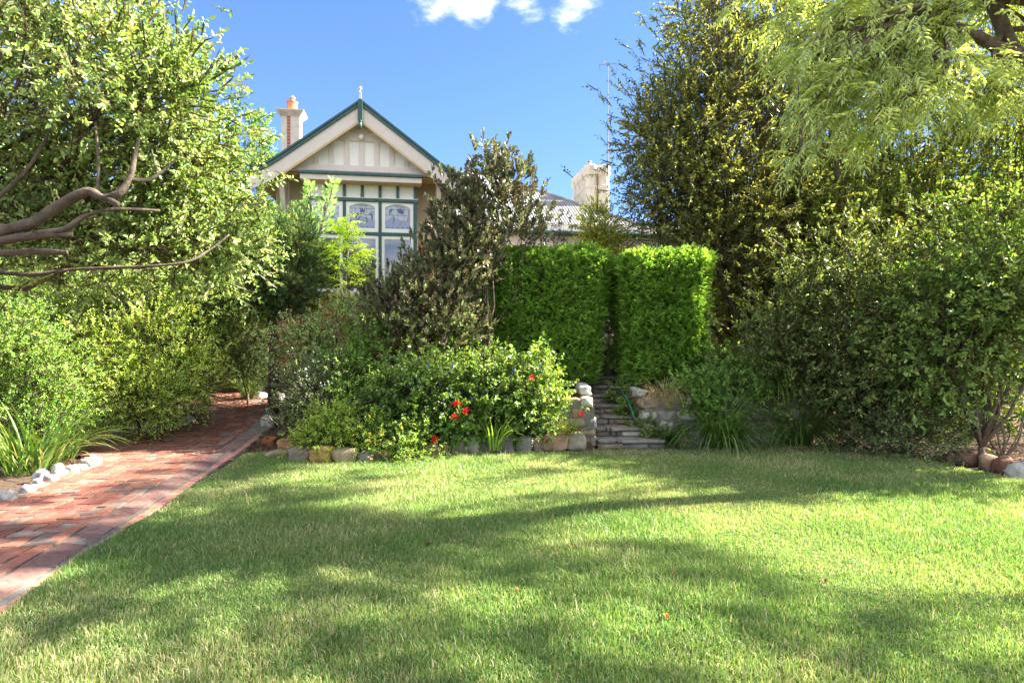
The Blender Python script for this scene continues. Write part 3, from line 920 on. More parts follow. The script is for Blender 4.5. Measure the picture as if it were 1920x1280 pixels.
    # walls: roughcast over brick
    VW = .80; zs = HZ(452, VW)
    m = MB(); m.box(-1.88, 1.9, VW, VW + .2, zs, z0 - .046); m.box(1.7, 1.9, VW + .201, 6, zs, z0); m.box(-1.88, -1.68, VW + .201, 6, zs, z0)
    m.build('upper_wall', ROUGHCAST, house)
    m = MB(); m.box(-1.90, 1.92, VW - .02, VW + .2, -.8, zs - .003); m.box(1.7, 1.92, VW + .201, 6, -.8, zs - .003); m.box(-1.90, -1.68, VW + .201, 6, -.8, zs - .003)
    m.build('brick_wall', WBRICK, house)
    for s in (-1, 1):
        m = MB(); uc = s * 1.66 if s < 0 else 1.66
        prof = [(0, .0), (0, -.12), (.03, -.14), (.03, -.2), (.0, -.23), (.03, -.55), (.14, -.85), (.3, -1.1), (.42, -1.25), (.47, -1.45), (.47, 0)]
        n = len(prof); vs_ = [(uc - .05, .28 + a, z1 + b) for a, b in prof] + [(uc + .05, .28 + a, z1 + b) for a, b in prof]
        m.add(vs_, [tuple(range(n)), tuple(range(2 * n - 1, n - 1, -1))] + [(i, i + n, (i + 1) % n + n, (i + 1) % n) for i in range(n)])
        for q in (-.03, .03): m.box(uc + q - .006, uc + q + .006, .268, .279, z1 - .12, z1 - .01)
        m.box(uc - .075, uc + .075, VW - .06, VW - .001, z1 - 1.8, z0 - .05)
        m.build('eave_bracket', CREAM, house)
    # bay window: body, hood, frieze, three leadlights over three casements
    VB = .32; uL, uR = HU(577.5, VB), HU(778.5, VB); cw = (uR - uL) / 3
    zf1 = HZ(346.5, VB); zf0 = HZ(371, VB); zl1 = HZ(378, VB); zl0 = HZ(435, VB); zc1 = HZ(441, VB); zc0 = HZ(549, VB)
    w = house
    m = MB(); m.box(uL - .02, uL + .03, VB + .07, VW, zc0 - .08, zf1); m.box(uR - .03, uR + .02, VB + .07, VW, zc0 - .08, zf1)
    m.box(uL - .1, uR + .1, VB - .08, VW - .02, zc0 - .07, zc0 - .001)
    m.build('bay_side', CREAM, house, bevel=.004)
    m = MB(); m.box(uL, uR, VB + .06, VW - .021, -.7, zc0 - .071); m.build('bay_base', WBRICK, house)
    hz1 = HZ(326, .1); hz0 = HZ(331.5, .1); hz2 = HZ(341, .1); hl, hr = HU(561, .1), HU(791.5, .1)
    m = MB(); m.box(hl, hr, -.02, .24, hz0, hz1); h = m.build('bay_hood', GREEN, house, bevel=.01)
    m = MB(); m.box(hl + .03, hr - .01, .02, .24, hz2, hz0 - .001); m.build('fascia', CREAM, h)
    m = MB(); m.box(hl + .05, hr - .03, .03, VB + .06, zf1 + .01, hz2 - .001); m.build('hood_soffit', SOFFIT, h)
    m = MB(); m.box(hl - .01, hr + .01, -.01, .30, hz1 + .001, hz1 + .02); m.build('hood_flashing', ZINC, h)
    m = MB(); m.box(uL, uR, VB + .03, VB + .07, zf0 - .02, zf1 + .009); fr = m.build('frieze', WHITE, house)
    for k in range(7):
        m = MB(); u = uL + k * (uR - uL) / 6
        m.box(u - .028, u + .028, VB, VB + .029, zf0 + .01, zf1 - .005); m.build('frieze_batten', GREEN, fr)
    m = MB()
    for k in range(6):
        a = uL + k * (uR - uL) / 6 + .045; b = uL + (k + 1) * (uR - uL) / 6 - .045
        for (x0, x1, y0, y1) in ((a, b, zf0 + .005, zf0 + .02), (a, b, zf1 - .03, zf1 - .012), (a, a + .012, zf0 + .0205, zf1 - .0305), (b - .012, b, zf0 + .0205, zf1 - .0305)):
            m.box(x0, x1, VB + .012, VB + .029, y0, y1)
    m.build('frieze_moulding', WHITE, fr)
    m = MB(); m.box(uL - .06, uR + .06, VB - .05, VB + .03, zl1, zf0 - .012); m.box(uL - .02, uR + .02, VB - .03, VB + .03, zc1, zl0)
    for k in range(4):
        u = uL + k * cw; hw = .026 if k in (1, 2) else .04
        m.box(u - hw, u + hw, VB - .035, VB + .031, zc0, zc1 - .001); m.box(u - hw, u + hw, VB - .035, VB + .031, zl0 + .001, zl1 - .001)
    m.build('window_bars', GREEN, house, bevel=.004)
    m = MB(); m.box(uL - .06, uR + .06, VB - .052, VB + .02, zf0 - .011, zf0 + .001); m.build('transom_drip', WHITE, house)
    for k in range(3):
        a = uL + k * cw + .034; b = uL + (k + 1) * cw - .034; mr = .075
        # leadlight
        m = MB(); gz0 = zl0 + .09; sh = HZ(388, VB); top = HZ(381.5, VB)
        m.box(a, a + mr, VB - .01, VB + .03, zl0 + .004, zl1 - .004); m.box(b - mr, b, VB - .01, VB + .03, zl0 + .004, zl1 - .004)
        m.box(a + mr, b - mr, VB - .01, VB + .03, zl0 + .004, gz0)
        n = 10; arc = [(a + mr + (b - a - 2 * mr) * i / n, sh + (top - sh) * math.sin(math.pi * i / n) ** .8) for i in range(n + 1)]
        for (x0, y0), (x1, y1) in zip(arc[:-1], arc[1:]): m.prism([(x0, y0), (x1, y1), (x1, zl1 - .004), (x0, zl1 - .004)], VB - .01, VB + .03)
        win = m.build('leadlight_window', WHITE, house)
        m = MB(); m.box(a + mr - .01, b - mr + .01, VB + .012, VB + .018, gz0 - .01, top + .005); m.build('pane', LGLASS, win)
        gl, gr = a + mr, b - mr; gw = gr - gl; gh = top - gz0
        X = lambda t: gl + gw * t
        Z = lambda t: gz0 + gh * t
        m = MB()
        for t in (.22, .44, .66, .85) if k == 1 else (.26, .5, .76): m.box(X(t) - .003, X(t) + .003, VB + .008, VB + .0115, gz0, min(top, sh + .03))
        for t in (.32, .56, .80): m.box(gl, gr, VB + .0075, VB + .0112, Z(t) - .003, Z(t) + .003)
        m.build('lead_strips', LEAD, win)
        m = MB(); PU = (.09, .07, .18); TE = (.06, .09, .13); GR = (.13, .17, .12); LV = (.27, .30, .44); BL = (.11, .17, .32); MV = (.30, .24, .25)
        def poly(pts, col, lay):
            m.prism([(X(p), Z(q)) for p, q in pts], VB + .0065 - lay * .0006, VB + .0074 - lay * .0006, col)
        def cres(cx, cy, r, a0, a1, wd, col, lay, asp=.9):
            o = []; i_ = []
            for t in np.linspace(0, 1, 10):
                an = R(a0 + (a1 - a0) * t); ww = wd * math.sin(math.pi * min(max(t, .02), .98))
                o.append((cx + (r + ww) * math.cos(an) * asp * .9, cy + (r + ww) * math.sin(an) * 1.35)); i_.append((cx + (r - ww) * math.cos(an) * asp * .9, cy + (r - ww) * math.sin(an) * 1.35))
            for q in range(9): poly([o[q], o[q + 1], i_[q + 1], i_[q]], col, lay)
        mir = (lambda t: 1 - t) if k == 0 else (lambda t: t)
        if k == 1:
            poly([(0, .005), (1, .005), (1, .3), (.75, .42), (.5, .46), (.25, .42), (0, .3)], LV, 0)
            poly([(.4, .82), (.42, .62), (.5, .56), (.58, .62), (.6, .82), (.55, .74), (.5, .84), (.45, .74)], PU, 2)
            cres(.33, .46, .09, 20, 250, .035, TE, 3); cres(.45, .32, .12, 90, 300, .03, TE, 3); cres(.6, .3, .1, -100, 100, .03, TE, 3); cres(.8, .42, .12, -60, 130, .03, PU, 3)
            poly([(.72, .55), (.85, .68), (.97, .70), (.9, .56)], MV, 3); poly([(.03, .58), (.15, .5), (.2, .6), (.1, .66)], GR, 3)
            poly([(.25, .93), (.5, .985), (.75, .93), (.62, .9), (.38, .9)], MV, 1)
        else:
            def mp(pts): q = [(mir(p_), q_) for p_, q_ in pts]; return q[::-1] if k == 0 else q
            poly(mp([(0, .005), (1, .005), (1, .25), (.7, .32), (.3, .5), (0, .3)]), LV, 0)
            cres(mir(.28), .6, .14, 70, 200 if k else 340, .035, TE, 3); cres(mir(.22), .40, .16, -70, 60, .035, GR, 3) if k else cres(mir(.22), .40, .16, 120, 250, .035, GR, 3)
            poly(mp([(.45, .80), (.6, .85), (.75, .74), (.7, .60), (.55, .66)]), PU, 3)
            poly(mp([(.5, .12), (.58, .3), (.66, .34), (.64, .18), (.56, .07)]), MV, 3)
            poly(mp([(.85, .3), (.99, .35), (.99, .78), (.9, .8), (.92, .6)]), MV, 1)
            poly(mp([(.3, .94), (.5, .985), (.85, .88), (.7, .85), (.5, .9)]), MV, 1)
        for q in range(5): poly([(q * .2 + .0, .006), (q * .2 + .2, .006), (q * .2 + .1, .09)], BL, 2)
        m.build('stained_pattern', VC, win)
        # casement
        m = MB(); mr = .062
        m.box(a, a + mr, VB - .01, VB + .03, zc0 + .004, zc1 - .006); m.box(b - mr, b, VB - .01, VB + .03, zc0 + .004, zc1 - .006)
        m.box(a + mr, b - mr, VB - .01, VB + .03, zc0 + .004, zc0 + .09); m.box(a + mr, b - mr, VB - .01, VB + .03, zc1 - .075, zc1 - .006)
        win = m.build('casement_window', WHITE, house)
        m = MB(); m.box(a + mr - .01, b - mr + .01, VB + .012, VB + .018, zc0 + .08, zc1 - .07); m.build('pane', GLASS, win)
    m = MB(); m.box(uL + .031, uR - .031, VB + .09, VB + .12, zc0, zf1); m.build('room_behind', DARK, house)

    # corrugated wing: verandah skillion and hipped main roof
    def corr(name, u0, u1, v0, z0_, v1, z1_, clip=None, pitch=.09, amp=.013):
        us_ = np.arange(u0, u1, pitch / 6); ts = np.linspace(0, 1, 9)
        U, T = np.meshgrid(us_, ts)
        if clip is not None:      # narrowing rows for hips
            lo, hi = clip(T[:, :1]); pass
        Vv = v0 + (v1 - v0) * T; Zz = z0_ + (z1_ - z0_) * T + amp * np.sin(2 * np.pi * U / pitch) - .004 * (np.floor(T * 3))
        if clip is not None: U = np.clip(U, *[c * np.ones_like(U) for c in clip(T)])
        nx = len(us_); i = np.arange((len(ts) - 1) * (nx - 1)); a_ = (i // (nx - 1)) * nx + i % (nx - 1)
        Fq = np.stack([a_, a_ + 1, a_ + nx + 1, a_ + nx], 1)
        V = np.stack([U.ravel(), Vv.ravel(), Zz.ravel()], 1)
        ww = np.abs(V[Fq[:, 0], 0] - V[Fq[:, 1], 0]) + np.abs(V[Fq[:, 3], 0] - V[Fq[:, 2], 0]); Fq = Fq[ww > 1e-5]
        return mesh_np(name, V, Fq, ZINC, house, smooth=True)
    zg = 4.27 - HB; zbk = 4.98 - HB
    corr('verandah_roof', 1.95, 12.5, 2.0, zg + .03, 4.45, zbk)
    rise = 4.2 * .6
    corr('main_roof', -3.0, 9.5, 4.4, zbk + .0, 4.4 + 4.2, zbk + rise, clip=lambda T: (-3.0 + 4.2 * T, 8.0 - 4.2 * T + 0 * T))
    m = MB(); ap1 = (-3 + 4.2, 8.6, zbk + rise); ap2 = (3.8, 8.6, zbk + rise)
    m.add([(8.0, 4.4, zbk), (8.0, 12.8, zbk), ap2, ap1, (-3, 4.4, zbk), (-3, 12.8, zbk)], [(0, 1, 2), (1, 5, 3, 2), (5, 4, 3)]); m.build('rear_roof', ZINC, house)
    m = MB(); m.tube([(8.0, 4.4, zbk + .02), (3.8, 8.6, zbk + rise + .03), (1.2, 8.6, zbk + rise + .03)], .05, 8); m.build('ridge_capping', ZINC, house)
    m = MB()
    m.tube([(1.95, 1.93, zg - .01), (12.5, 1.93, zg - .01)], .065, 10); m.build('gutter', GREEN, house, smooth=True)
    m = MB(); m.box(1.95, 12.5, 2.03, 2.06, zg - .24, zg - .0); m.box(1.95, 12.5, 2.0, 2.1, zg - .34, zg - .241); m.build('verandah_fascia', CREAM, house)
    m = MB()
    for u in (3.0, 5.4, 7.8, 10.2): m = MB(); m.box(u - .05, u + .05, 2.02, 2.12, -.6, zg - .341); m.build('verandah_post', CREAM, house)
    m = MB(); m.box(1.93, 12.3, 4.3, 4.5, -.6, zbk - .02); m.build('verandah_wall', ROUGHCAST, house)
    for u in (3.6, 6.6, 9.2):
        m = MB(); m.box(u - .5, u + .5, 4.26, 4.299, .9, 2.7); f_ = m.build('window', WHITE, house); m = MB(); m.box(u - .42, u + .42, 4.25, 4.259, .98, 2.62); m.build('pane', GLASS, f_)
    # left chimney
    cv = 3.5; cu_ = HU(544.5, cv - .2); hw = .225; zc = HZ(216, cv - .2, 544); zcap = HZ(206.5, cv - .2, 544)
    m = MB(); m.box(cu_ - hw, cu_ + hw, cv - .2, cv + .2, 3.0, zc); ch = m.build('chimney', RENDERW, house)
    m = MB(); m.box(cu_ - .085, cu_ - .0, cv - .206, cv - .2005, 3.4, zc - .0); m.build('brick_strip', WBRICK, ch)
    m = MB(); a0, a1 = hw + .01, hw + .12
    m.add([(cu_ + sx * r_, cv + sy * (r_ - .03), z_) for r_, z_ in ((a0, zc - .03), (a1, zcap - .03), (a1, zcap)) for sx, sy in ((-1, -1), (1, -1), (1, 1), (-1, 1))],
          [(3, 2, 1, 0), (8, 9, 10, 11)] + [(k * 4 + i, k * 4 + (i + 1) % 4, k * 4 + 4 + (i + 1) % 4, k * 4 + 4 + i) for k in (0, 1) for i in range(4)])
    m.build('chimney_cap', RENDERW, ch)
    m = MB(); m.lathe((cu_ + .01, cv - .02, zcap), [(.13, -.01), (.14, .1), (.13, .2), (.145, .24), (.15, .27), (.11, .28)], 20); m.build('chimney_pot', TERRACOTTA, ch, smooth=False)
    m = MB(); m.lathe((cu_ + .02, cv - .02, zcap + .27), [(.05, 0), (.05, .06), (.075, .09), (.08, .12), (.03, .17), (.01, .18)], 10); m.build('cowl', METAL, ch)
    # clustered octagonal chimney on the wing roof
    m = MB(); mc = MB(); v0 = 6.1
    zt_ = 7.25 - HB
    u1 = HU(1131, v0); u0 = HU(1107, v0)
    for j in range(4):
        for uu in (u0, u1):
            m.lathe((uu, v0 + j * .50, 4.4), [(.195, 0), (.195, zt_ - 4.4 - .75), (.215, zt_ - 4.4 - .74), (.215, zt_ - 4.4 - .66), (.19, zt_ - 4.4 - .64), (.19, zt_ - 4.4 - .36)], 8)
            mc.lathe((uu, v0 + j * .50, zt_ - .355), [(.2, 0), (.25, .07), (.25, .12), (.23, .125), (.235, .2), (.245, .21), (.235, .33), (.2, .36)], 8)
    ch = m.build('clustered_chimney', RENDERW, house); mc.build('chimney_caps', RENDERW, ch)
    m = MB(); m.lathe((u0 - .05, v0, zt_), [(.1, 0), (.09, .07), (.03, .08), (.03, .1), (.11, .11), (.11, .125)], 10); m.build('cowl', METAL, ch)


build_house()


def antenna():
    d = 19.3; b = P(1140, 400, d); t = P(1140, 121, d); root = empty('television_antenna', tuple(b)); tag(root, 'tall thin television antenna mast rising beside the clustered chimney', 'antenna')
    hgt = t[2] - b[2]; z = lambda py: P(1140, py, d)[2] - b[2]
    m = MB(); m.tube([(0, 0, 0), (0, 0, z(240))], .02, 6); m.tube([(0, 0, z(240)), (0, 0, hgt)], .013, 6); m.build('mast', MAST, root)
    m = MB(); m.tube([(-.28, 0, hgt - .02), (.26, 0, hgt + .03)], .011, 5)
    for x, zz in ((-.28, -.1), (-.2, .03), (.15, .05), (.24, -.1), (-.05, .02)): m.tube([(x, -.1, hgt + zz), (x + .02, .1, hgt + zz + .06)], .007, 4)
    for x in (-.28, .25): m.tube([(x, 0, hgt), (x + .03, .02, hgt - .2)], .006, 4)
    m.build('crossbar', MAST, root)
    for py in (178, 232, 238, 244, 252, 268, 310): m = MB(); m.tube([(-.035, 0, z(py)), (.04, 0, z(py) + .01)], .012, 5); m.build('clamp', MAST, root)


antenna()
#@@PART3


# ------------------------------------------------------------------ planting
def lf(L, k, ll, lw, pal, **kw): return dict(L=L, k=k, ll=ll, lw=lw, pal=pal, **kw)


def gz(x, y): return float(H(x, y))


# --- left foreground tree, its boughs reaching in from the left
LT = [(.075, .13, .035), (.13, .20, .06), (.20, .27, .09), (.33, .38, .18)]
lb = blobs_px([(60, 120, 5.2, 190, 130, .9, 34), (230, 170, 5.2, 150, 110, .8, 34), (60, 300, 5.7, 170, 80, .6, 24), (335, 215, 5.6, 90, 85, .8, 26), (360, 300, 5.8, 85, 85, .7, 24),
                (150, 40, 5.6, 170, 100, 1.0, 22), (200, 0, 5.6, 110, 70, 1.0, 12), (385, 372, 6.0, 62, 55, .7, 18), (330, 430, 5.8, 110, 50, .6, 16), (130, 430, 5.7, 150, 60, .5, 16), (420, 460, 6.1, 62, 45, .5, 14),
                (220, 340, 5.8, 110, 60, .5, 20), (60, 420, 5.8, 130, 50, .4, 16), (425, 420, 6.2, 42, 45, .5, 12), (250, 470, 5.6, 130, 40, .5, 16), (-120, 200, 5.2, 200, 260, 1.2, 40), (-150, -60, 5.5, 200, 160, 1.4, 20), (30, -40, 5.6, 160, 120, 1.2, 14)])
t0 = (-6.4, 6.0, gz(-6.4, 6.0))
plant('broadleaf_tree', 'light green broad leaved tree arching in over the path from the left', 'tree', t0, lb,
      lf(.19, 11, .047, .026, LT, bright=1.75, spread=58, jit=.45, droop=.12, up=.25), trunk=[t0, (-6.2, 5.9, 1.3), (-5.7, 5.7, 2.2), (-5.2, 5.5, 2.6)], spc=14, clr=.16, mat=LEAF_GLOSSY, radial=.14, limb_r=.032, bark=BARK_BROWN,
      extra_limbs=[([(-6.2, 5.7, 1.6), P(-60, 450, 4.9), P(0, 433, 4.6), P(60, 418, 4.5), P(110, 385, 4.5), P(160, 360, 4.5), P(190, 368, 4.5), P(222, 384, 4.5)], .058, .022),
                   ([P(195, 372, 4.5), P(225, 360, 4.52), P(245, 330, 4.55), P(252, 300, 4.6), P(260, 260, 4.7)], .03, .012),
                   ([P(243, 336, 4.55), P(275, 338, 4.6), P(300, 325, 4.7), P(330, 300, 4.8)], .018, .008),
                   ([P(-60, 470, 4.7), P(20, 448, 4.5), P(80, 442, 4.5), P(135, 440, 4.5)], .036, .016), ([P(70, 438, 4.5), P(120, 430, 4.5), P(160, 405, 4.55), P(215, 392, 4.6), P(300, 395, 4.8)], .026, .009),
                   ([P(-40, 505, 4.9), P(60, 515, 4.9), P(140, 505, 4.9), P(330, 495, 5.0), P(390, 470, 5.2), P(430, 440, 5.3)], .018, .006),
                   ([P(-40, 478, 4.6), P(60, 472, 4.6), P(125, 474, 4.6)], .026, .02),
                   ([P(183, 365, 4.52), P(185, 300, 4.6), P(178, 230, 4.7)], .014, .007), ([P(-40, 400, 4.8), P(40, 330, 4.9), P(75, 280, 5.0), P(95, 240, 5.1)], .022, .008)])

# --- shrubs left of the path
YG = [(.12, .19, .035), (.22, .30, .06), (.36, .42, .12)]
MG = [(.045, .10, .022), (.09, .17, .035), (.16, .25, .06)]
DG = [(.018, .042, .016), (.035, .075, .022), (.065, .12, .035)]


def shrub(name, label, cat, px, py, dd, blobs, leaf, **kw):
    b = P(px, py, dd); b[2] = gz(b[0], b[1]) - .02
    bl = blobs_px(blobs)
    kw.setdefault('radial', .03)
    return plant(name, label, cat, tuple(b), bl, leaf, trunk=[tuple(b), (b[0], b[1], b[2] + .25)], **kw)


shrub('shrub', 'sunlit yellow green shrub spilling onto the path edge', 'shrub', 260, 780, 9.3,
      [(170, 690, 9.2, 100, 85, .5, 46), (290, 670, 9.4, 95, 95, .5, 60), (240, 745, 8.9, 120, 50, .4, 50), (355, 710, 9.6, 45, 60, .4, 26)], lf(.16, 9, .036, .020, YG, bright=2.2), spc=18, clr=.14)
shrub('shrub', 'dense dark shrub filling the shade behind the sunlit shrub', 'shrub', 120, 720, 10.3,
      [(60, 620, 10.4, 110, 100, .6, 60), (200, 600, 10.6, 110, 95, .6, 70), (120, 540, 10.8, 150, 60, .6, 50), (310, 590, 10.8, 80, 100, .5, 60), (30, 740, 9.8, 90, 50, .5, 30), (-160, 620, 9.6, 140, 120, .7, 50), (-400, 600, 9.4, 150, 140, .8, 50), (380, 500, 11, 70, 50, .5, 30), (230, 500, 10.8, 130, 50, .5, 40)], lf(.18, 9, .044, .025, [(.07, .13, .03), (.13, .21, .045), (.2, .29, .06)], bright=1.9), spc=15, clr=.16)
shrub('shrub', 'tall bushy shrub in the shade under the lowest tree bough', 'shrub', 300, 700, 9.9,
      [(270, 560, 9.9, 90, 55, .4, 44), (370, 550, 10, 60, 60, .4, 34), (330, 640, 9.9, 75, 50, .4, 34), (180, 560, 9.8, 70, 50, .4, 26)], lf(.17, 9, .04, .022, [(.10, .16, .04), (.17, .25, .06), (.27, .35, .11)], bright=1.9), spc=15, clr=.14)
shrub('shrub', 'bushy green shrub at the far left edge above the lily leaves', 'shrub', 30, 760, 7.6,
      [(20, 640, 7.9, 80, 60, .4, 30), (60, 700, 7.8, 80, 60, .4, 30), (-60, 680, 7.6, 110, 100, .5, 40), (100, 770, 7.9, 70, 45, .35, 22)], lf(.15, 9, .036, .02, [(.06, .13, .025), (.13, .22, .045), (.2, .3, .07)], bright=1.9), spc=14, clr=.13)
shrub('shrub', 'rounded blue green shrub where the path disappears', 'shrub', 370, 690, 13.2,
      [(360, 560, 13.2, 60, 70, .6, 60), (330, 620, 13, 70, 60, .6, 40), (385, 640, 13.2, 25, 40, .4, 14), (400, 600, 13.4, 30, 50, .4, 20)], lf(.2, 9, .055, .026, [(.05, .10, .035), (.10, .17, .06), (.19, .27, .11)]), spc=16, clr=.18)
shrub('shrub', 'tall leafy shrub behind the blue green shrub at the left', 'shrub', 330, 640, 15,
      [(280, 480, 15, 120, 60, .8, 40), (400, 470, 15, 90, 60, .8, 36), (180, 500, 14.5, 120, 60, .8, 30), (30, 480, 14, 120, 90, .8, 30)], lf(.25, 9, .07, .034, MG), spc=14, clr=.25)
straps('lily_clump', 'broad strappy lily leaves in the left corner bed', 'lily clump', tuple(G(60, 885)), 120, 1.0, .028, [(.07, .15, .03), (.16, .27, .06), (.4, .36, .16)], spread=1.1, radius=.25, group=None)
straps('lily_clump', 'arching lily clump beside the white stones and path', 'lily clump', tuple(G(112, 862)), 160, .85, .018, [(.08, .16, .03), (.18, .28, .06), (.4, .36, .16)], spread=1.2, radius=.16)
straps('lily_clump', 'strappy lily clump cut by the left edge of the photo', 'lily clump', tuple(G(-20, 872)), 110, 1.05, .028, [(.05, .12, .025), (.12, .22, .05), (.3, .28, .12)], spread=1.0, radius=.25)
straps('grass_tussock', 'arching grass tussock beside the far end of the brick path', 'grass tussock', tuple(P(432, 722, 12.9) * [1, 1, 0] + [0, 0, gz(-5.9, 12.9)]), 240, 1.5, .012, [(.10, .17, .04), (.25, .30, .09), (.4, .36, .18)], spread=.9, radius=.12)
straps('grass_tussock', 'drooping grass tussock under the dark conifer trunk', 'grass tussock', tuple(P(468, 735, 12.2) * [1, 1, 0] + [0, 0, gz(-5.2, 12.2)]), 220, 1.1, .012, [(.06, .12, .03), (.15, .22, .06), (.3, .28, .12)], spread=1.0, radius=.12)
shrub('shrub', 'pale lime leaved plant standing in the sun behind the tussocks', 'shrub', 450, 640, 14,
      [(445, 590, 14, 35, 40, .4, 18), (470, 630, 13.6, 40, 40, .4, 16), (425, 610, 14, 25, 30, .3, 10)], lf(.16, 8, .09, .03, [(.3, .38, .08), (.5, .52, .2)], jit=.2), spc=12, clr=.14)

# --- dark conifer on a bare trunk
cb = blobs_px([(510, 520, 10.9, 95, 75, .75, 90), (540, 455, 10.9, 60, 55, .6, 50), (455, 490, 10.9, 55, 60, .6, 40), (560, 545, 10.7, 45, 45, .45, 26), (480, 560, 10.8, 70, 35, .5, 36), (500, 430, 11, 55, 35, .5, 26)])
b = P(512, 690, 10.9); b[2] = gz(b[0], b[1])
CON = [(.022, .05, .024), (.04, .085, .032), (.075, .13, .045), (.15, .16, .06)]
plant('conifer', 'dark dense conifer with a lumpy crown on a bare trunk', 'tree', tuple(b), cb, lf(.12, 12, .05, .018, CON, bright=2.2, spread=38, jit=.2, ldroop=0, fold=.1), trunk=[tuple(b), tuple(P(514, 650, 10.9)), tuple(P(510, 600, 10.9)), tuple(P(512, 560, 10.9))],
      spc=20, clr=.11, radial=.10, crownkw=dict(upw=.5))
shrub('conifer', 'small dark conifer shrub low beside the bare trunk', 'conifer shrub', 465, 720, 11.6, [(470, 640, 11.6, 32, 50, .3, 26), (460, 690, 11.6, 35, 30, .3, 16)], lf(.12, 12, .045, .014, CON, spread=38, jit=.2, ldroop=0), spc=16, clr=.1)


def spire(name, label, base, top, rad, n, leaf, lean=(0, 0), mat=None, group=None, trunk_r=.02):
    """feathery conifer leader: sprays rising off a slim stem"""
    base = np.array(base); top = np.array(top); root = empty(name, tuple(base)); tag(root, label, 'conifer', group)
    t = rng.random(n) ** .85; az = rng.uniform(0, 6.28, n); st = base + (top - base) * t[:, None]
    D = unit(np.stack([np.cos(az), np.sin(az), np.full(n, .85)], 1)); rr = rad * (1.0 - t) ** .7
    Po = st + D * (rr * rng.random(n) ** .5)[:, None]
    V, Fq, C = sprig_leaves(Po, D, **leaf); mesh_np('foliage', V - base, Fq, mat or LEAF, root, C)
    m = MB(); m.tube([(0, 0, 0), tuple((top - base) * .5), tuple(top - base)], [trunk_r, trunk_r * .7, .004], 6)
    for i in range(0, n, max(1, n // 40)): m.tube([tuple(st[i] - base), tuple(Po[i] - base)], .004, 4, cap=False)
    m.build('stem', BARK, root); return root


JU = [(.12, .23, .09), (.22, .34, .15), (.34, .44, .22)]
jl = lf(.13, 14, .04, .010, JU, bright=1.9, spread=32, jit=.15, ldroop=-.05, droop=.05, fold=.1)
jb = P(590, 700, 11.6); jb[2] = gz(jb[0], jb[1])
for (x, y, lab, r_, n_) in ((628, 338, 'tallest feathery conifer leader leaning right before the bay window', .26, 170), (582, 345, 'feathery conifer leader rising straight in front of the bay window', .26, 150), (552, 385, 'short feathery conifer leader nearest the left bracket of the gable', .24, 110)):
    spire('feathery_conifer', lab, P(585 + (x - 585) * .1, 470, 11.6), P(x, y, 11.6 + rng.uniform(-.2, .2)), r_, n_, jl, group='feathery conifer leaders at the bay window', trunk_r=.03)
sb = P(492, 400, 17.5)
spire('distant_conifer', 'slim distant conifer left of the small chimney', P(490, 470, 17.5), P(487, 222, 17.5), .75, 260, lf(.35, 10, .12, .035, MG, spread=45, jit=.2, ldroop=0), trunk_r=.08)
shrub('shrub', 'leafy shrub below the distant conifer beside the gable eave', 'shrub', 455, 480, 16.5, [(440, 330, 16.5, 60, 45, .6, 26), (470, 380, 16.5, 55, 55, .6, 26), (420, 420, 16, 70, 60, .6, 26)], lf(.25, 9, .08, .035, MG), spc=14, clr=.25)


# --- bright compound leaved elder before the window
def elder():
    b = P(655, 640, 11.3); b[2] = gz(b[0], b[1]); root = empty('elder', tuple(b)); tag(root, 'bright lime elder with drooping compound leaves before the casement windows', 'small tree')
    parts = []; m = MB(); n = 38; top = P(650, 425, 11.3)
    st = [b, P(655, 560, 11.3), P(650, 490, 11.3), top]; m.tube([tuple(p - b) for p in st], [.03, .022, .014, .006], 6)
    Ps = []; Ds = []
    for i in range(n):
        t = .25 + .75 * rng.random() ** .8; o = P(652, 600 - 175 * t, 11.3); az = rng.uniform(0, 6.28)
        e = .55 if t < .8 else .9
        d = np.array([math.cos(az), math.sin(az), e]); d /= np.linalg.norm(d); Lb = (.62 - .32 * t) * rng.uniform(.7, 1.1)
        e2 = o + d * Lb; m.tube(curve_pts(o - b, e2 - b, 4, .05, -.08), [.008, .006, .004, .002], 4, cap=False)
        for q in np.linspace(.3, 1, 6):
            Ps.append(o + d * Lb * q); dd = d * .7 + np.array([rng.normal(0, .5), rng.normal(0, .5), -.15]); Ds.append(dd / np.linalg.norm(dd))
    V, Fq, C = sprig_leaves(np.array(Ps), np.array(Ds), L=.24, k=9, ll=.075, lw=.026, pal=[(.22, .34, .05), (.38, .48, .09), (.55, .60, .2)], bright=2.0, spread=55, planar=True, droop=.35, ldroop=.35, jit=.2)
    mesh_np('crown', V - b, Fq, LEAF, root, C); m.build('stem', BARK_PALE, root)


elder()
shrub('shrub', 'yellow flowered leafy shrub under the bay window sill', 'shrub', 660, 650, 11.0, [(640, 585, 11.2, 60, 25, .3, 18), (740, 590, 11.4, 60, 28, .3, 20), (810, 545, 11.6, 45, 40, .3, 20), (850, 500, 11.8, 45, 40, .3, 16)],
      lf(.14, 8, .05, .026, [(.25, .33, .06), (.42, .46, .12), (.5, .42, .15)]), spc=12, clr=.14)

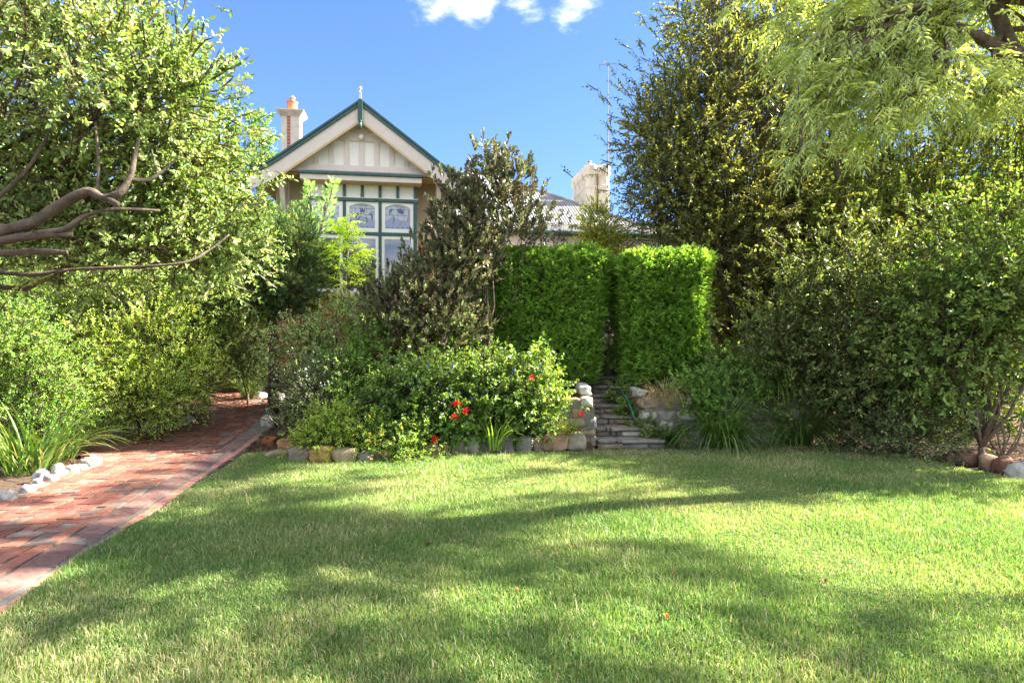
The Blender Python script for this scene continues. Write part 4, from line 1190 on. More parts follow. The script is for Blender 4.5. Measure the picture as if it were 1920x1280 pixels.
# --- purple leaved shrub
PU_ = [(.06, .042, .035), (.09, .068, .05), (.075, .12, .04), (.12, .10, .06), (.14, .20, .07), (.18, .17, .10)]
pb = blobs_px([(870, 430, 9.6, 55, 55, .4, 20), (925, 385, 9.7, 60, 55, .4, 22), (870, 490, 9.5, 55, 60, .4, 22), (830, 540, 9.4, 80, 60, .4, 30), (755, 585, 9.3, 75, 45, .4, 34), (822, 490, 9.6, 38, 45, .3, 14), (975, 425, 9.8, 35, 40, .25, 9),
                (930, 320, 9.6, 25, 40, .2, 8), (955, 330, 9.7, 26, 25, .2, 6), (860, 370, 9.6, 40, 40, .3, 10), (800, 610, 9.2, 90, 35, .3, 24)])
b = P(880, 700, 9.4); b[2] = gz(b[0], b[1])
plant('purple_shrub', 'tall open shrub with dark purple and green leaves left of the clipped hedge', 'shrub', tuple(b), pb, lf(.17, 9, .072, .044, PU_, bright=1.6, spread=42, jit=.22, ldroop=-.1, up=.2), trunk=[tuple(b), tuple(b + [0, 0, .25])], spc=10, clr=.15,
      crownkw=dict(upw=.9, outw=.4), radial=.035, mat=LEAF_PURPLE, twigs=.9)
shrub('shrub', 'small rounded shrub with yellow green leaves above the hedge tops', 'shrub', 1120, 520, 12.6, [(1125, 420, 12.6, 38, 38, .4, 40), (1110, 455, 12.6, 35, 30, .4, 22), (1155, 455, 12.6, 30, 20, .3, 12)], lf(.14, 8, .042, .022, [(.10, .15, .02), (.25, .29, .03), (.42, .42, .07)]), spc=12, clr=.11)
shrub('shrub', 'thin sprigs of purple tinged leaves poking above the left hedge', 'shrub', 1060, 480, 11.5, [(1060, 430, 11.5, 16, 22, .1, 4), (1045, 450, 11.5, 25, 14, .1, 5), (1035, 405, 11.5, 8, 12, .1, 2)], lf(.14, 6, .05, .026, PU_[:3]), spc=4, clr=.07, crownkw=dict(upw=.9), radial=.012)


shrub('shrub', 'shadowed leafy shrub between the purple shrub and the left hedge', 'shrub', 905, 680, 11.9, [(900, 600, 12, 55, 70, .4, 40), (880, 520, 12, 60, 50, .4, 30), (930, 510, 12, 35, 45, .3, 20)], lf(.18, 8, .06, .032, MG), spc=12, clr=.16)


# --- clipped hedges
def hedge(name, label, cx0, cx1, bx0, bx1, yf, yb, z0, z1, n=15000):
    ctr = np.array([(bx0 + bx1) / 2, (yf + yb) / 2, z0]); root = empty(name, tuple(ctr)); tag(root, label, 'hedge', 'clipped conifer hedges beside the steps')
    Po = []; D = []
    def prof(t): return bx0 + (cx0 - bx0) * np.minimum(t * 1.05, 1), bx1 + (cx1 - bx1) * np.minimum(t * 1.05, 1)
    af = (cx1 - cx0) * (z1 - z0); asd = (yb - yf) * (z1 - z0); at_ = (cx1 - cx0) * (yb - yf); tot = 2 * af + 2 * asd + at_
    for face, ar in (('f', af), ('b', af * .35), ('l', asd), ('r', asd), ('t', at_)):
        m = int(n * ar / tot * 1.2); t = rng.random(m); s = rng.random(m); lo, hi = prof(t); z = z0 + (z1 - z0) * t
        if face in 'fb':
            x = lo + (hi - lo) * s; y = np.full(m, yf if face == 'f' else yb); d = np.tile([0, -1.0 if face == 'f' else 1.0, .55], (m, 1))
            # rounded vertical corners
            e = np.clip((np.abs(s - .5) - .36) / .14, 0, 1) ** 2 * .32; y = y + (e if face == 'f' else -e)
        elif face in 'lr':
            x = lo if face == 'l' else hi; y = yf + .12 + (yb - yf - .2) * s; d = np.tile([-1.0 if face == 'l' else 1.0, -.1, .55], (m, 1))
        else:
            lo, hi = prof(np.ones(m)); x = lo + .1 + (hi - lo - .2) * s; y = yf + .14 + (yb - yf - .2) * t; z = z1 - .14 * np.clip((np.abs(s - .5) - .36) / .14, 0, 1) ** 2 - .06 * rng.random(m); d = np.tile([0, -.15, 1.0], (m, 1))
        # round the top edge
        if face != 't': k = np.clip((z - (z1 - .28)) / .28, 0, 1); cxm = (cx0 + cx1) / 2; y = y + (k ** 2 * .2 if face == 'f' else 0); x = x + (k ** 2 * .18 * np.sign(cxm - x) if face in 'lr' else 0)
        p = np.stack([x, y, z], 1); inn = rng.random((m, 1)) ** 1.5 * .13
        lump = np.array([mnoise.noise(Vector(q * 4.0)) for q in p])[:, None] * .09 + np.array([mnoise.noise(Vector(q * 1.3)) for q in p])[:, None] * .10
        dn = unit(d * np.array([1, 1, .15 if face != 't' else 1])); p = p + dn * (lump - inn)
        Po.append(p); D.append(unit(d + rng.standard_normal((m, 3)) * .35))
    Po = np.concatenate(Po); D = np.concatenate(D)
    V, Fq, C = sprig_leaves(Po, D, L=.10, k=10, ll=.046, lw=.015, bright=2.0, pal=[(.07, .09, .03), (.08, .16, .04), (.13, .25, .05), (.19, .33, .075), (.30, .38, .12)], spread=34, planar=True, droop=0, ldroop=-.05, jit=.22, fold=.12)
    mesh_np('foliage', V - ctr, Fq, LEAF, root, C)
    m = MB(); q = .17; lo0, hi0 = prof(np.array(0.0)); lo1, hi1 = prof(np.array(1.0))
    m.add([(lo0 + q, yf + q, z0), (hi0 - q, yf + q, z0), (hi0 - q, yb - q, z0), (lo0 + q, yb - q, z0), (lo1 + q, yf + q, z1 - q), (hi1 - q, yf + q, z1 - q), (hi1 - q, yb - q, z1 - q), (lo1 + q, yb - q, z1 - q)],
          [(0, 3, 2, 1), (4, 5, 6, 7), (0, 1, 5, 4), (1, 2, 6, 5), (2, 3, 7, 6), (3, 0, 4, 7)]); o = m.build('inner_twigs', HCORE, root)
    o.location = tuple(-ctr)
    m = MB()
    for i in range(5): x = bx0 + (bx1 - bx0) * (i + .5) / 5; m.tube([(x - ctr[0], 0, -.35), (x - ctr[0] + .03, .05, .2)], .03, 6)
    m.build('trunk', BARK, root)


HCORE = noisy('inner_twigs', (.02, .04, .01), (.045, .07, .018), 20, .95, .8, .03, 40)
x0, x1 = P(914, 0, 9.7)[0], P(1150, 0, 9.7)[0]
hedge('hedge', 'bright green clipped conifer hedge block left of the stone steps', x0, x1, P(950, 0, 9.7)[0], P(1112, 0, 9.7)[0], 9.7, 11.0, .80, P(0, 466, 9.7)[2])
x0, x1 = P(1172, 0, 9.5)[0], P(1342, 0, 9.5)[0]
hedge('hedge', 'clipped conifer hedge block right of the stone steps', x0, x1, P(1184, 0, 9.5)[0], P(1312, 0, 9.5)[0], 9.5, 10.7, .78, P(0, 469, 9.5)[2])

# --- flower bed
SAL = [(.07, .14, .03), (.13, .23, .05), (.21, .33, .08), (.26, .37, .12)]
s = shrub('salvia', 'broad leafy salvia with small blue flowers in the middle of the bed', 'salvia', 830, 800, 8.45,
          [(760, 750, 8.3, 60, 50, .35, 26), (840, 725, 8.5, 75, 52, .4, 36), (910, 745, 8.5, 70, 50, .4, 30), (880, 768, 8.35, 80, 34, .3, 24), (790, 785, 8.35, 60, 26, .25, 16), (910, 685, 8.8, 40, 22, .3, 8), (790, 690, 8.7, 45, 25, .3, 10)],
          lf(.15, 7, .062, .042, SAL, spread=62, jit=.28, bright=.98, up=.4), spc=11, clr=.11, twigs=.5)
pts = [P(x, y, 8.0 + rng.uniform(-.05, .1)) for x, y in ((768, 728), (850, 690), (803, 688), (826, 722), (845, 735), (843, 703), (740, 722), (715, 762), (718, 776), (765, 776), (861, 742), (885, 750), (912, 740), (830, 757), (800, 735))]
blooms(s, 'spike', (.08, .10, .55), pts)
s = shrub('salvia', 'leafy salvia with one red bloom leaning on the stone wall', 'salvia', 990, 800, 8.5,
          [(990, 718, 8.5, 48, 42, .3, 22), (1020, 740, 8.5, 40, 60, .3, 24), (960, 750, 8.4, 50, 50, .3, 20), (1000, 680, 8.7, 26, 16, .2, 6), (1010, 780, 8.35, 38, 24, .2, 12)], lf(.14, 7, .055, .042, SAL[:3] + [(.34, .40, .16)], spread=62, jit=.25, bright=1.2), spc=11, clr=.10, twigs=.5)
blooms(s, 'spike', (.10, .15, .6), [P(1003, 694, 8.15), P(962, 698, 8.1), P(1010, 690, 8.2)]); blooms(s, 'geranium', (.75, .015, .02), [P(998, 709, 8.05)], 1.1, 'red_flower')
s = shrub('geranium', 'round leaved geranium with red blooms at the front of the bed', 'geranium', 840, 835, 8.15,
          [(830, 806, 8.15, 45, 22, .15, 11), (880, 795, 8.15, 40, 22, .15, 9), (900, 808, 8.15, 30, 14, .12, 6)], lf(.09, 6, .045, .046, SAL[:3], spread=65, jit=.25, shape=(.25, .5, .7, .5)), spc=8, clr=.08, twigs=.4)
blooms(s, 'geranium', (.72, .012, .02), [P(858, 758, 7.85), P(874, 771, 7.85), P(852, 783, 7.8), P(815, 824, 7.8)], 1.25, 'red_flower')
blooms(s, 'daisy', (.6, .03, .3), [P(734, 836, 7.75), P(847, 757, 7.95)], .9, 'pink_flower')
s = shrub('herb', 'lime green soft leaved herb at the path corner of the bed', 'herb', 610, 850, 7.75,
          [(620, 790, 7.8, 35, 28, .2, 20), (600, 820, 7.7, 45, 28, .22, 24), (640, 830, 7.7, 30, 26, .2, 14), (580, 835, 7.8, 25, 18, .15, 8)], lf(.10, 9, .028, .020, [(.20, .32, .045), (.34, .46, .08), (.42, .52, .14)], jit=.3, bright=1.2), spc=14, clr=.08, twigs=.5)
s = shrub('lantana', 'low plant dotted with yellow flowers along the lawn edge', 'lantana', 725, 855, 7.75,
          [(690, 835, 7.75, 35, 25, .2, 16), (740, 840, 7.75, 40, 26, .2, 18), (770, 825, 7.8, 35, 28, .2, 14), (780, 855, 7.6, 30, 12, .15, 8), (700, 800, 7.9, 30, 25, .2, 10)], lf(.10, 8, .033, .018, [(.06, .13, .025), (.14, .24, .04), (.26, .36, .07)]), spc=12, clr=.08, twigs=.5)
blooms(s, 'daisy', (.80, .62, .08), [P(x, y, 7.5 + rng.uniform(0, .08)) for x, y in ((692, 780), (673, 800), (686, 811), (667, 830), (690, 834), (691, 826), (717, 815), (753, 802), (696, 860), (766, 860), (662, 816), (735, 862))], 1.0, 'yellow_flower')
blooms(s, 'daisy', (.80, .30, .04), [P(694, 813, 7.5), P(702, 828, 7.52)], .8, 'orange_flower')
s = shrub('wildflower', 'airy grey stemmed plant with tiny white flowers beside the path', 'wildflower', 575, 810, 8.8,
          [(575, 720, 8.8, 45, 50, .3, 26), (600, 760, 8.6, 40, 35, .3, 20), (555, 790, 8.6, 40, 30, .25, 14), (630, 700, 8.9, 30, 40, .3, 14)], lf(.16, 8, .028, .016, [(.09, .14, .07), (.16, .22, .11), (.26, .32, .18)], spread=50, bright=1.9), spc=9, clr=.13, twigs=1.0)
blooms(s, 'tiny', (.8, .8, .74), [P(rng.normal(595, 30), rng.normal(735, 40), 8.3 + rng.uniform(-.1, .25)) for _ in range(95)], 1.0, 'white_flower')
shrub('shrub', 'rose like bush with reddish stems right of the conifer trunk', 'shrub', 560, 740, 9.7,
      [(555, 655, 9.8, 45, 40, .35, 26), (600, 640, 9.9, 45, 40, .35, 26), (640, 610, 10, 50, 35, .35, 24), (680, 590, 10.2, 45, 30, .3, 18), (590, 690, 9.5, 50, 30, .3, 18)], lf(.15, 7, .042, .028, [(.10, .16, .07), (.17, .25, .10), (.28, .36, .16), (.34, .28, .14)], bright=1.9), spc=10, clr=.13)
shrub('shrub', 'deep green bushy plant filling the middle of the bed behind the salvia', 'shrub', 710, 780, 9.2,
      [(700, 680, 9.3, 65, 55, .4, 40), (760, 650, 9.4, 60, 50, .4, 30), (650, 720, 9.1, 55, 45, .35, 30), (690, 750, 8.8, 50, 40, .35, 24), (830, 640, 9.3, 50, 30, .3, 16)], lf(.17, 9, .055, .024, [(.07, .14, .03), (.13, .23, .05), (.21, .31, .08)], spread=50, bright=2.0), spc=12, clr=.14)
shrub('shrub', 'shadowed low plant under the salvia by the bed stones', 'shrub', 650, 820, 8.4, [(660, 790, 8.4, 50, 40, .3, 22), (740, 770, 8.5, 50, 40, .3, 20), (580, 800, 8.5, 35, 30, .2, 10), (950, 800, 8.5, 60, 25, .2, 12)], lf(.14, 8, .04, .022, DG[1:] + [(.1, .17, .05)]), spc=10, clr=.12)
straps('trailing_tussock', 'dry brown grass trailing over the grey wall beside the steps', 'dry grass', tuple(P(1248, 738, 8.93) * [1, 1, 0] + [0, 0, .68]), 260, .55, .006, [(.30, .22, .14), (.45, .36, .24), (.2, .25, .08)], spread=1.7, arch=1.9, radius=.22)
straps('daylily', 'upright bright strappy daylily hanging over the edging rocks', 'daylily', tuple(P(928, 842, 8.02) * [1, 1, 0] + [0, 0, .08]), 46, .6, .02, [(.16, .30, .05), (.30, .44, .09)], spread=.95, radius=.08)
straps('daylily', 'thin strappy daylily beside the grey rock near the geranium', 'daylily', tuple(P(968, 830, 8.25) * [1, 1, 0] + [0, 0, .1]), 22, .36, .010, [(.12, .24, .05), (.28, .38, .1)], spread=.9, radius=.06)
s = straps('sedge', 'fine olive sedge tuft between the salvia and the steps', 'sedge', tuple(P(1062, 830, 8.42) * [1, 1, 0] + [0, 0, .1]), 380, .5, .006, [(.12, .17, .05), (.24, .27, .09), (.42, .36, .2)], spread=1.0, radius=.09)
blooms(s, 'geranium', (.78, .015, .02), [P(1091, 777, 8.3)], .9, 'red_flower')

# --- around the steps and right border
s = shrub('creeper', 'trailing creeper tumbling down beside the right of the steps', 'creeper', 1190, 760, 9.2,
          [(1165, 735, 9.6, 20, 22, .25, 14), (1180, 765, 9.2, 16, 22, .12, 14), (1205, 800, 8.85, 18, 16, .1, 12), (1225, 815, 8.75, 20, 10, .1, 8), (1270, 820, 8.75, 22, 8, .08, 8), (1150, 700, 10.2, 25, 25, .25, 18)], lf(.09, 7, .034, .024, [(.05, .10, .02), (.10, .17, .03), (.2, .26, .08)]), spc=9, clr=.06, twigs=.6, radial=.012)
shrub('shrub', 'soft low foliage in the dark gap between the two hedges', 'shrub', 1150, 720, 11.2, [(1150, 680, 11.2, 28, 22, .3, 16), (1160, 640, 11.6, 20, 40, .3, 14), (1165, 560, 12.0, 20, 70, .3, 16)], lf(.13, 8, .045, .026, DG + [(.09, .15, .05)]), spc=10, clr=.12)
s = shrub('pelargonium', 'mounded lobed leaf shrub on top of the grey wall', 'shrub', 1330, 740, 9.35,
          [(1310, 740, 8.95, 50, 38, .3, 34), (1345, 775, 8.8, 40, 22, .15, 14), (1430, 760, 8.9, 40, 30, .2, 14), (1365, 735, 9.0, 50, 42, .3, 34), (1400, 710, 9.3, 35, 30, .3, 16), (1335, 690, 9.5, 50, 28, .3, 20), (1300, 755, 8.95, 30, 18, .15, 10)], lf(.12, 7, .045, .034, [(.06, .13, .03), (.12, .22, .05), (.2, .31, .09)], spread=60, jit=.3), spc=10, clr=.10)
straps('liriope', 'dark arching strappy clump at the foot of the grey wall', 'strappy clump', tuple(P(1352, 822, 8.62) * [1, 1, 0] + [0, 0, .02]), 560, 1.15, .013, [(.07, .14, .035), (.17, .28, .07), (.42, .42, .2)], spread=1.5, arch=1.25, radius=.2)
straps('liriope', 'small dark strappy tuft left of the big dark clump', 'strappy clump', tuple(P(1262, 812, 8.7) * [1, 1, 0] + [0, 0, .02]), 170, .5, .009, [(.03, .07, .018), (.08, .15, .04)], spread=1.4, arch=1.2, radius=.08)
straps('agapanthus', 'bright sunlit strappy clump tumbling over the low wall', 'agapanthus', tuple(P(1452, 742, 9.6) * [1, 1, 0] + [0, 0, .62]), 420, 1.35, .018, [(.10, .20, .03), (.26, .38, .06), (.4, .42, .12)], spread=1.4, arch=1.15, radius=.25)
straps('agapanthus', 'upright strappy clump behind the mounded shrub on the wall', 'agapanthus', tuple(P(1415, 728, 10.2) * [1, 1, 0] + [0, 0, .7]), 260, 1.1, .014, [(.09, .17, .03), (.2, .3, .05)], spread=.8, radius=.18)
straps('agapanthus', 'shaded strappy clump hanging below the bright one', 'agapanthus', tuple(P(1490, 790, 8.85) * [1, 1, 0] + [0, 0, .02]), 340, 1.2, .015, [(.08, .16, .03), (.2, .3, .07)], spread=1.5, arch=1.2, radius=.22)

RD = [(.05, .07, .02), (.085, .11, .03), (.14, .165, .045), (.25, .24, .06)]
RY = [(.06, .10, .02), (.11, .165, .03), (.19, .25, .05), (.34, .33, .08)]
# multi stemmed ornamental tree
tb = np.array([5.0, 12.0, gz(5.0, 12.0)])
rb = blobs_px([(1280, 250, 11.6, 80, 90, 1.0, 68), (1320, 130, 11.6, 80, 90, 1.0, 46), (1420, 60, 12, 100, 90, 1.1, 30), (1320, 350, 11.4, 100, 70, 1.0, 70), (1400, 220, 11.6, 110, 110, 1.1, 70), (1240, 335, 11.4, 50, 60, .8, 34), (1235, 200, 11.7, 40, 50, .6, 14), (1222, 260, 11.6, 36, 65, .6, 22), (1350, 20, 11.8, 75, 60, .9, 30),
                (1400, 400, 11.3, 110, 80, 1.0, 90), (1510, 330, 11.8, 90, 110, 1.1, 45), (1530, 130, 12.2, 110, 120, 1.2, 30), (1350, 470, 11.0, 90, 60, .8, 60), (1275, 400, 11.3, 45, 35, .6, 16)])
plant('ornamental_tree', 'dark small leaved tree with several stems rising right of the hedges', 'tree', tuple(tb), rb, lf(.26, 9, .060, .034, RD, jit=.35), trunk=[tuple(tb), tuple(tb + [0, 0, .5])], spc=11, clr=.30, radial=.11, limb_r=.055, twigs=.8,
      extra_limbs=[([tb, P(1520, 560, 11.9), P(1480, 380, 11.8), P(1400, 180, 11.7), P(1350, 60, 11.8), P(1320, -60, 11.8)], .10, .02), ([tb, P(1540, 520, 11.6), P(1570, 330, 11.6), P(1530, 120, 11.8), P(1500, -60, 12)], .09, .02),
                   ([tb, P(1480, 560, 11.5), P(1400, 420, 11.3), P(1300, 330, 11.3), P(1220, 290, 11.4)], .07, .012), ([P(1470, 360, 11.8), P(1360, 250, 11.6), P(1290, 180, 11.5), P(1230, 150, 11.5)], .04, .008), ([tb, P(1500, 560, 12.2), P(1440, 330, 12), P(1440, 140, 12), P(1420, -40, 12)], .07, .015)])
tb = np.array([6.6, 12.6, gz(6.6, 12.6)])
rb = blobs_px([(1560, 420, 12.2, 110, 90, 1.1, 80), (1480, 420, 11.8, 80, 90, .9, 50), (1640, 300, 12.6, 110, 100, 1.2, 60), (1660, 130, 13, 130, 120, 1.2, 60), (1540, 520, 12, 90, 60, .9, 50), (1440, 520, 12, 80, 60, .9, 40), (1800, 60, 13, 140, 110, 1.3, 45), (1600, 0, 13, 150, 90, 1.3, 40), (1420, 590, 12, 60, 40, .8, 20), (1400, 60, 12.8, 120, 110, 1.0, 40), (1330, 10, 12.6, 70, 60, .8, 18), (1500, 200, 12.6, 110, 90, 1.0, 34)])
plant('ornamental_tree', 'yellow green backlit tree standing behind the dark small leaved tree', 'tree', tuple(tb), rb, lf(.26, 9, .062, .036, RY, jit=.35), trunk=[tuple(tb), tuple(tb + [-.1, 0, 1.6]), tuple(tb + [-.1, 0, 2.2])], spc=13, clr=.26, radial=.15, limb_r=.06, twigs=.7)
tb = np.array([9.2, 12.0, gz(9.2, 12.0)])
rb = blobs_px([(1760, 360, 11.6, 100, 90, 1.1, 60), (1880, 300, 11.6, 110, 110, 1.1, 60), (1850, 450, 11.4, 110, 80, 1.1, 70), (1700, 420, 11.2, 90, 80, .9, 50), (1600, 480, 11.4, 90, 70, .9, 40), (1900, 150, 12, 110, 100, 1.2, 50), (1730, 480, 11.4, 90, 60, 1.0, 40), (2000, 400, 11.6, 130, 140, 1.2, 40), (1900, 620, 11.4, 110, 70, .9, 40), (2000, 150, 12, 130, 140, 1.2, 30)]) + [(np.array([10.6, 10.2, 4.3]), np.array([1.5, 1.2, 1.7]), 60), (np.array([9.6, 8.9, 4.6]), np.array([1.0, .8, 1.2]), 34), (np.array([11.8, 9.4, 5.6]), np.array([1.3, 1.0, 1.4]), 36)]  # last three crown clusters lie out of view, added to shade laurel and border
plant('ornamental_tree', 'golden backlit tree at the right edge behind the laurel', 'tree', tuple(tb), rb, lf(.26, 9, .065, .038, RY, jit=.35), trunk=[tuple(tb), tuple(tb + [0, 0, 1.6])], spc=13, clr=.27, radial=.14, limb_r=.06, twigs=.7)


# ash tree: limbs reach in from the right, pale pinnate leaves hang in layers
def ash():
    b = np.array([9.0, 7.7, gz(9.0, 7.7)]); root = empty('ash_tree', tuple(b)); tag(root, 'pale green ash tree hanging feathery branches over the lawn from the right', 'tree')
    m = MB()
    over = [(np.array(c_), np.array(r_), n_) for c_, r_, n_ in [((5.2, 6.6, 5.3), (1.0, .8, .35), 16), ((6.8, 5.2, 5.4), (1.2, .8, .4), 18), ((4.2, 5.6, 5.9), (1.0, .6, .3), 13), ((7.6, 7.4, 5.2), (1.2, .7, .4), 18), ((6.2, 7.9, 6.2), (1.3, .6, .35), 16),  # crown extended with unseen clusters, placed to dapple lawn, path and bed with shade
            ((8.6, 5.9, 5.6), (1.0, .8, .5), 16), ((5.6, 4.4, 6.4), (1.1, .6, .3), 14), ((7.6, 4.2, 4.2), (.9, .7, .4), 14), ((4.0, 7.6, 6.6), (1.0, .6, .3), 11), ((8.8, 8.4, 4.4), (1.0, .7, .5), 16), ((3.0, 4.6, 6.6), (.9, .5, .3), 9), ((9.4, 4.6, 4.0), (.8, .6, .4), 12), ((9.6, 7.0, 3.4), (.9, .6, .5), 12), ((7.0, 6.4, 7.0), (1.2, .9, .4), 14), ((2.4, 5.0, 5.5), (.9, .4, .3), 10), ((3.2, 6.2, 6.1), (.9, .5, .3), 11), ((1.4, 5.6, 6.3), (.8, .5, .3), 8), ((2.8, 7.2, 6.8), (.9, .5, .3), 9), ((6.4, 3.9, 5.0), (.9, .5, .35), 12), ((7.6, 4.7, 6.0), (1.0, .6, .4), 12), ((5.0, 3.4, 4.6), (.8, .45, .3), 9), ((8.4, 3.9, 5.2), (.9, .5, .4), 10), ((4.4, 4.6, 5.0), (.7, .4, .3), 8), ((7.2, 3.2, 3.4), (.7, .5, .4), 9), ((6.9, 9.9, 7.8), (.9, .6, .5), 20), ((8.0, 10.2, 8.4), (.9, .6, .5), 20), ((7.7, 9.3, 8.0), (.9, .6, .5), 18), ((6.2, 9.6, 7.6), (.8, .5, .4), 16), ((9.2, 10.0, 9.0), (.9, .6, .5), 16), ((5.0, 6.6, 6.7), (.8, .6, .3), 16), ((5.3, 8.0, 6.9), (.8, .6, .3), 16), ((4.6, 5.6, 6.6), (.7, .5, .3), 12), ((5.6, 9.0, 6.9), (.8, .6, .3), 14)] + [((7 + 1.9 * (i_ % 4) + .6 * ((i_ * 7) % 3 - 1), 1.9 + 1.35 * (i_ // 4) + .5 * ((i_ * 5) % 3 - 1), 6.9 + .9 * ((i_ * 3) % 4) / 2), (.8, .45, .4), 7 + (i_ * 5) % 4) for i_ in range(24)] + [((6.0, 2.4, 4.6), (.6, .4, .3), 6)]]
    main = [b, b + [-.2, -.1, 1.6], P(2080, 215, 6.7), P(1990, 185, 6.3), P(1925, 125, 6.2), P(1895, 90, 6.2), P(1860, 0, 6.2), P(1820, -90, 6.4), P(1740, -260, 6.6)]
    m.tube([tuple(p - b) for p in main], [.22, .19, .15, .13, .10, .075, .06, .05, .03], 10)
    m.tube([tuple(p - b) for p in (P(1905, 105, 6.2), P(1860, 85, 6.1), P(1820, 60, 6.0), P(1760, 40, 5.9), P(1660, 20, 5.8))], [.08, .06, .05, .035, .02], 8)
    Ps = []; Ds = []
    fr_ = [(P(px, py, d), np.array([rx / F * d, rd, ry / F * d]), n, P(1800, 20, 6.0) if px < 1800 else P(1880, 60, 6.2)) for px, py, d, rx, ry, rd, n in ((1500, 120, 5.6, 70, 50, .6, 15), (1580, 190, 5.5, 90, 45, .6, 18), (1650, 110, 5.7, 120, 60, .7, 24), (1560, 60, 5.8, 110, 45, .7, 16), (1640, 240, 5.4, 60, 40, .4, 13), (1500, 285, 5.3, 38, 22, .3, 8), (1730, 170, 5.5, 80, 50, .6, 16), (1760, 60, 5.8, 110, 60, .7, 20),
                                     (1860, 170, 5.6, 90, 70, .7, 18), (1700, -40, 6.0, 200, 50, 1.0, 26), (1480, 20, 6.0, 70, 40, .6, 8), (1520, 200, 5.4, 55, 35, .4, 8), (1450, -110, 6.3, 180, 90, 1.2, 20), (1900, -60, 6.0, 160, 80, 1.0, 20), (2050, 60, 6, 120, 160, 1.0, 26), (1690, 185, 5.3, 60, 30, .4, 8))]
    for c, Rr, n, hub in fr_ + [(c_, r_, n_, P(1860, 0, 6.2)) for c_, r_, n_ in [(q[0], q[1] * np.array([.8, .7, .7]), max(3, int(q[2] * .55))) for q in over]]:
        pts = curve_pts(hub - b, c - b, 7, .06, -.06); m.tube(pts, np.linspace(.03, .012, 7), 6)
        for i in range(n):
            q = c + rdir(1)[0] * Rr * rng.uniform(.3, 1); s_ = pts[int(rng.integers(3, 7))]
            tw = curve_pts(s_, q - b, 5, .08, -.1); m.tube(tw, np.linspace(.01, .003, 5), 4, cap=False)
            dr = unit((q - (s_ + b))[None])[0]
            for j in range(9 if c[2] < 1.5 + .55 * c[1] else 16):
                Ps.append(tw[1 + int(rng.integers(0, 4))] + b + rng.standard_normal(3) * .03); dd = dr * .6 + rng.standard_normal(3) * .45 + np.array([-.3, -.1, -.35]); Ds.append(dd / np.linalg.norm(dd))
    V, Fq, C = sprig_leaves(np.array(Ps), np.array(Ds), L=.24, k=11, ll=.072, lw=.017, pal=[(.16, .21, .08), (.26, .32, .13), (.38, .43, .19)], bright=1.9, spread=48, planar=True, droop=.3, ldroop=.3, jit=.12)
    mesh_np('crown', V - b, Fq, LEAF, root, C); m.build('trunk', BARK, root, smooth=True)


ash()

# laurel like shrubs of the right border
LA = [(.045, .075, .022), (.08, .12, .035), (.14, .19, .055), (.24, .28, .10)]
shrub('laurel', 'dark glossy leaved laurel in the middle of the right border', 'laurel', 1640, 800, 8.6,
      [(1570, 560, 8.9, 75, 45, .8, 20), (1660, 560, 8.7, 80, 40, .8, 20), (1530, 640, 8.7, 80, 40, .7, 22), (1660, 640, 8.4, 95, 60, .8, 28), (1600, 700, 8.4, 90, 60, .6, 32), (1460, 620, 8.8, 50, 35, .4, 16), (1590, 478, 9.0, 45, 42, .4, 9), (1680, 455, 9.2, 50, 45, .4, 10), (1520, 520, 9.0, 40, 36, .4, 8), (1640, 510, 9.0, 40, 30, .4, 8), (1690, 730, 8.3, 80, 45, .5, 34), (1520, 690, 8.8, 60, 45, .5, 16), (1580, 765, 8.6, 55, 25, .4, 10), (1500, 570, 9.0, 60, 60, .5, 14)], lf(.2, 8, .060, .034, LA, jit=.4, up=.25, bright=1.35), spc=11, clr=.24, radial=.05, mat=LEAF_GLOSSY)
shrub('laurel', 'lighter leafy laurel at the right edge beside the oleander', 'laurel', 1840, 820, 7.4,
      [(1760, 560, 7.9, 80, 55, .7, 26), (1870, 500, 7.8, 90, 60, .7, 30), (1780, 450, 8.0, 40, 50, .4, 9), (1880, 405, 7.9, 45, 50, .4, 10), (1830, 480, 8.0, 50, 30, .3, 9), (1800, 600, 7.4, 95, 70, .6, 40), (1900, 570, 7.2, 80, 80, .6, 46), (1770, 680, 7.5, 80, 50, .5, 34), (1990, 560, 7.2, 100, 120, .7, 40)], lf(.19, 8, .062, .034, [(.045, .095, .02), (.10, .17, .035), (.18, .27, .06), (.28, .37, .12)], jit=.4, up=.25, bright=1.4), spc=11, clr=.24, radial=.05, mat=LEAF_GLOSSY)
shrub('shrub', 'sprawling pale leaved shrub low on the shady border edge', 'shrub', 1710, 850, 7.8,
      [(1690, 790, 7.9, 50, 30, .35, 20), (1740, 810, 7.8, 55, 30, .35, 22), (1670, 830, 7.9, 40, 20, .3, 12), (1790, 790, 7.9, 40, 25, .3, 12)], lf(.13, 7, .038, .022, [(.07, .11, .05), (.14, .19, .09), (.26, .32, .16)]), spc=9, clr=.13)
shrub('shrub', 'shaded low shrub filling the gap behind the laurel stems', 'shrub', 1640, 780, 10.2, [(1560, 730, 10.2, 70, 45, .4, 24), (1660, 740, 10.2, 80, 45, .4, 28), (1770, 740, 10.2, 90, 50, .4, 26), (1880, 740, 10.0, 70, 50, .4, 22)], lf(.16, 8, .05, .028, RD), spc=10, clr=.15)


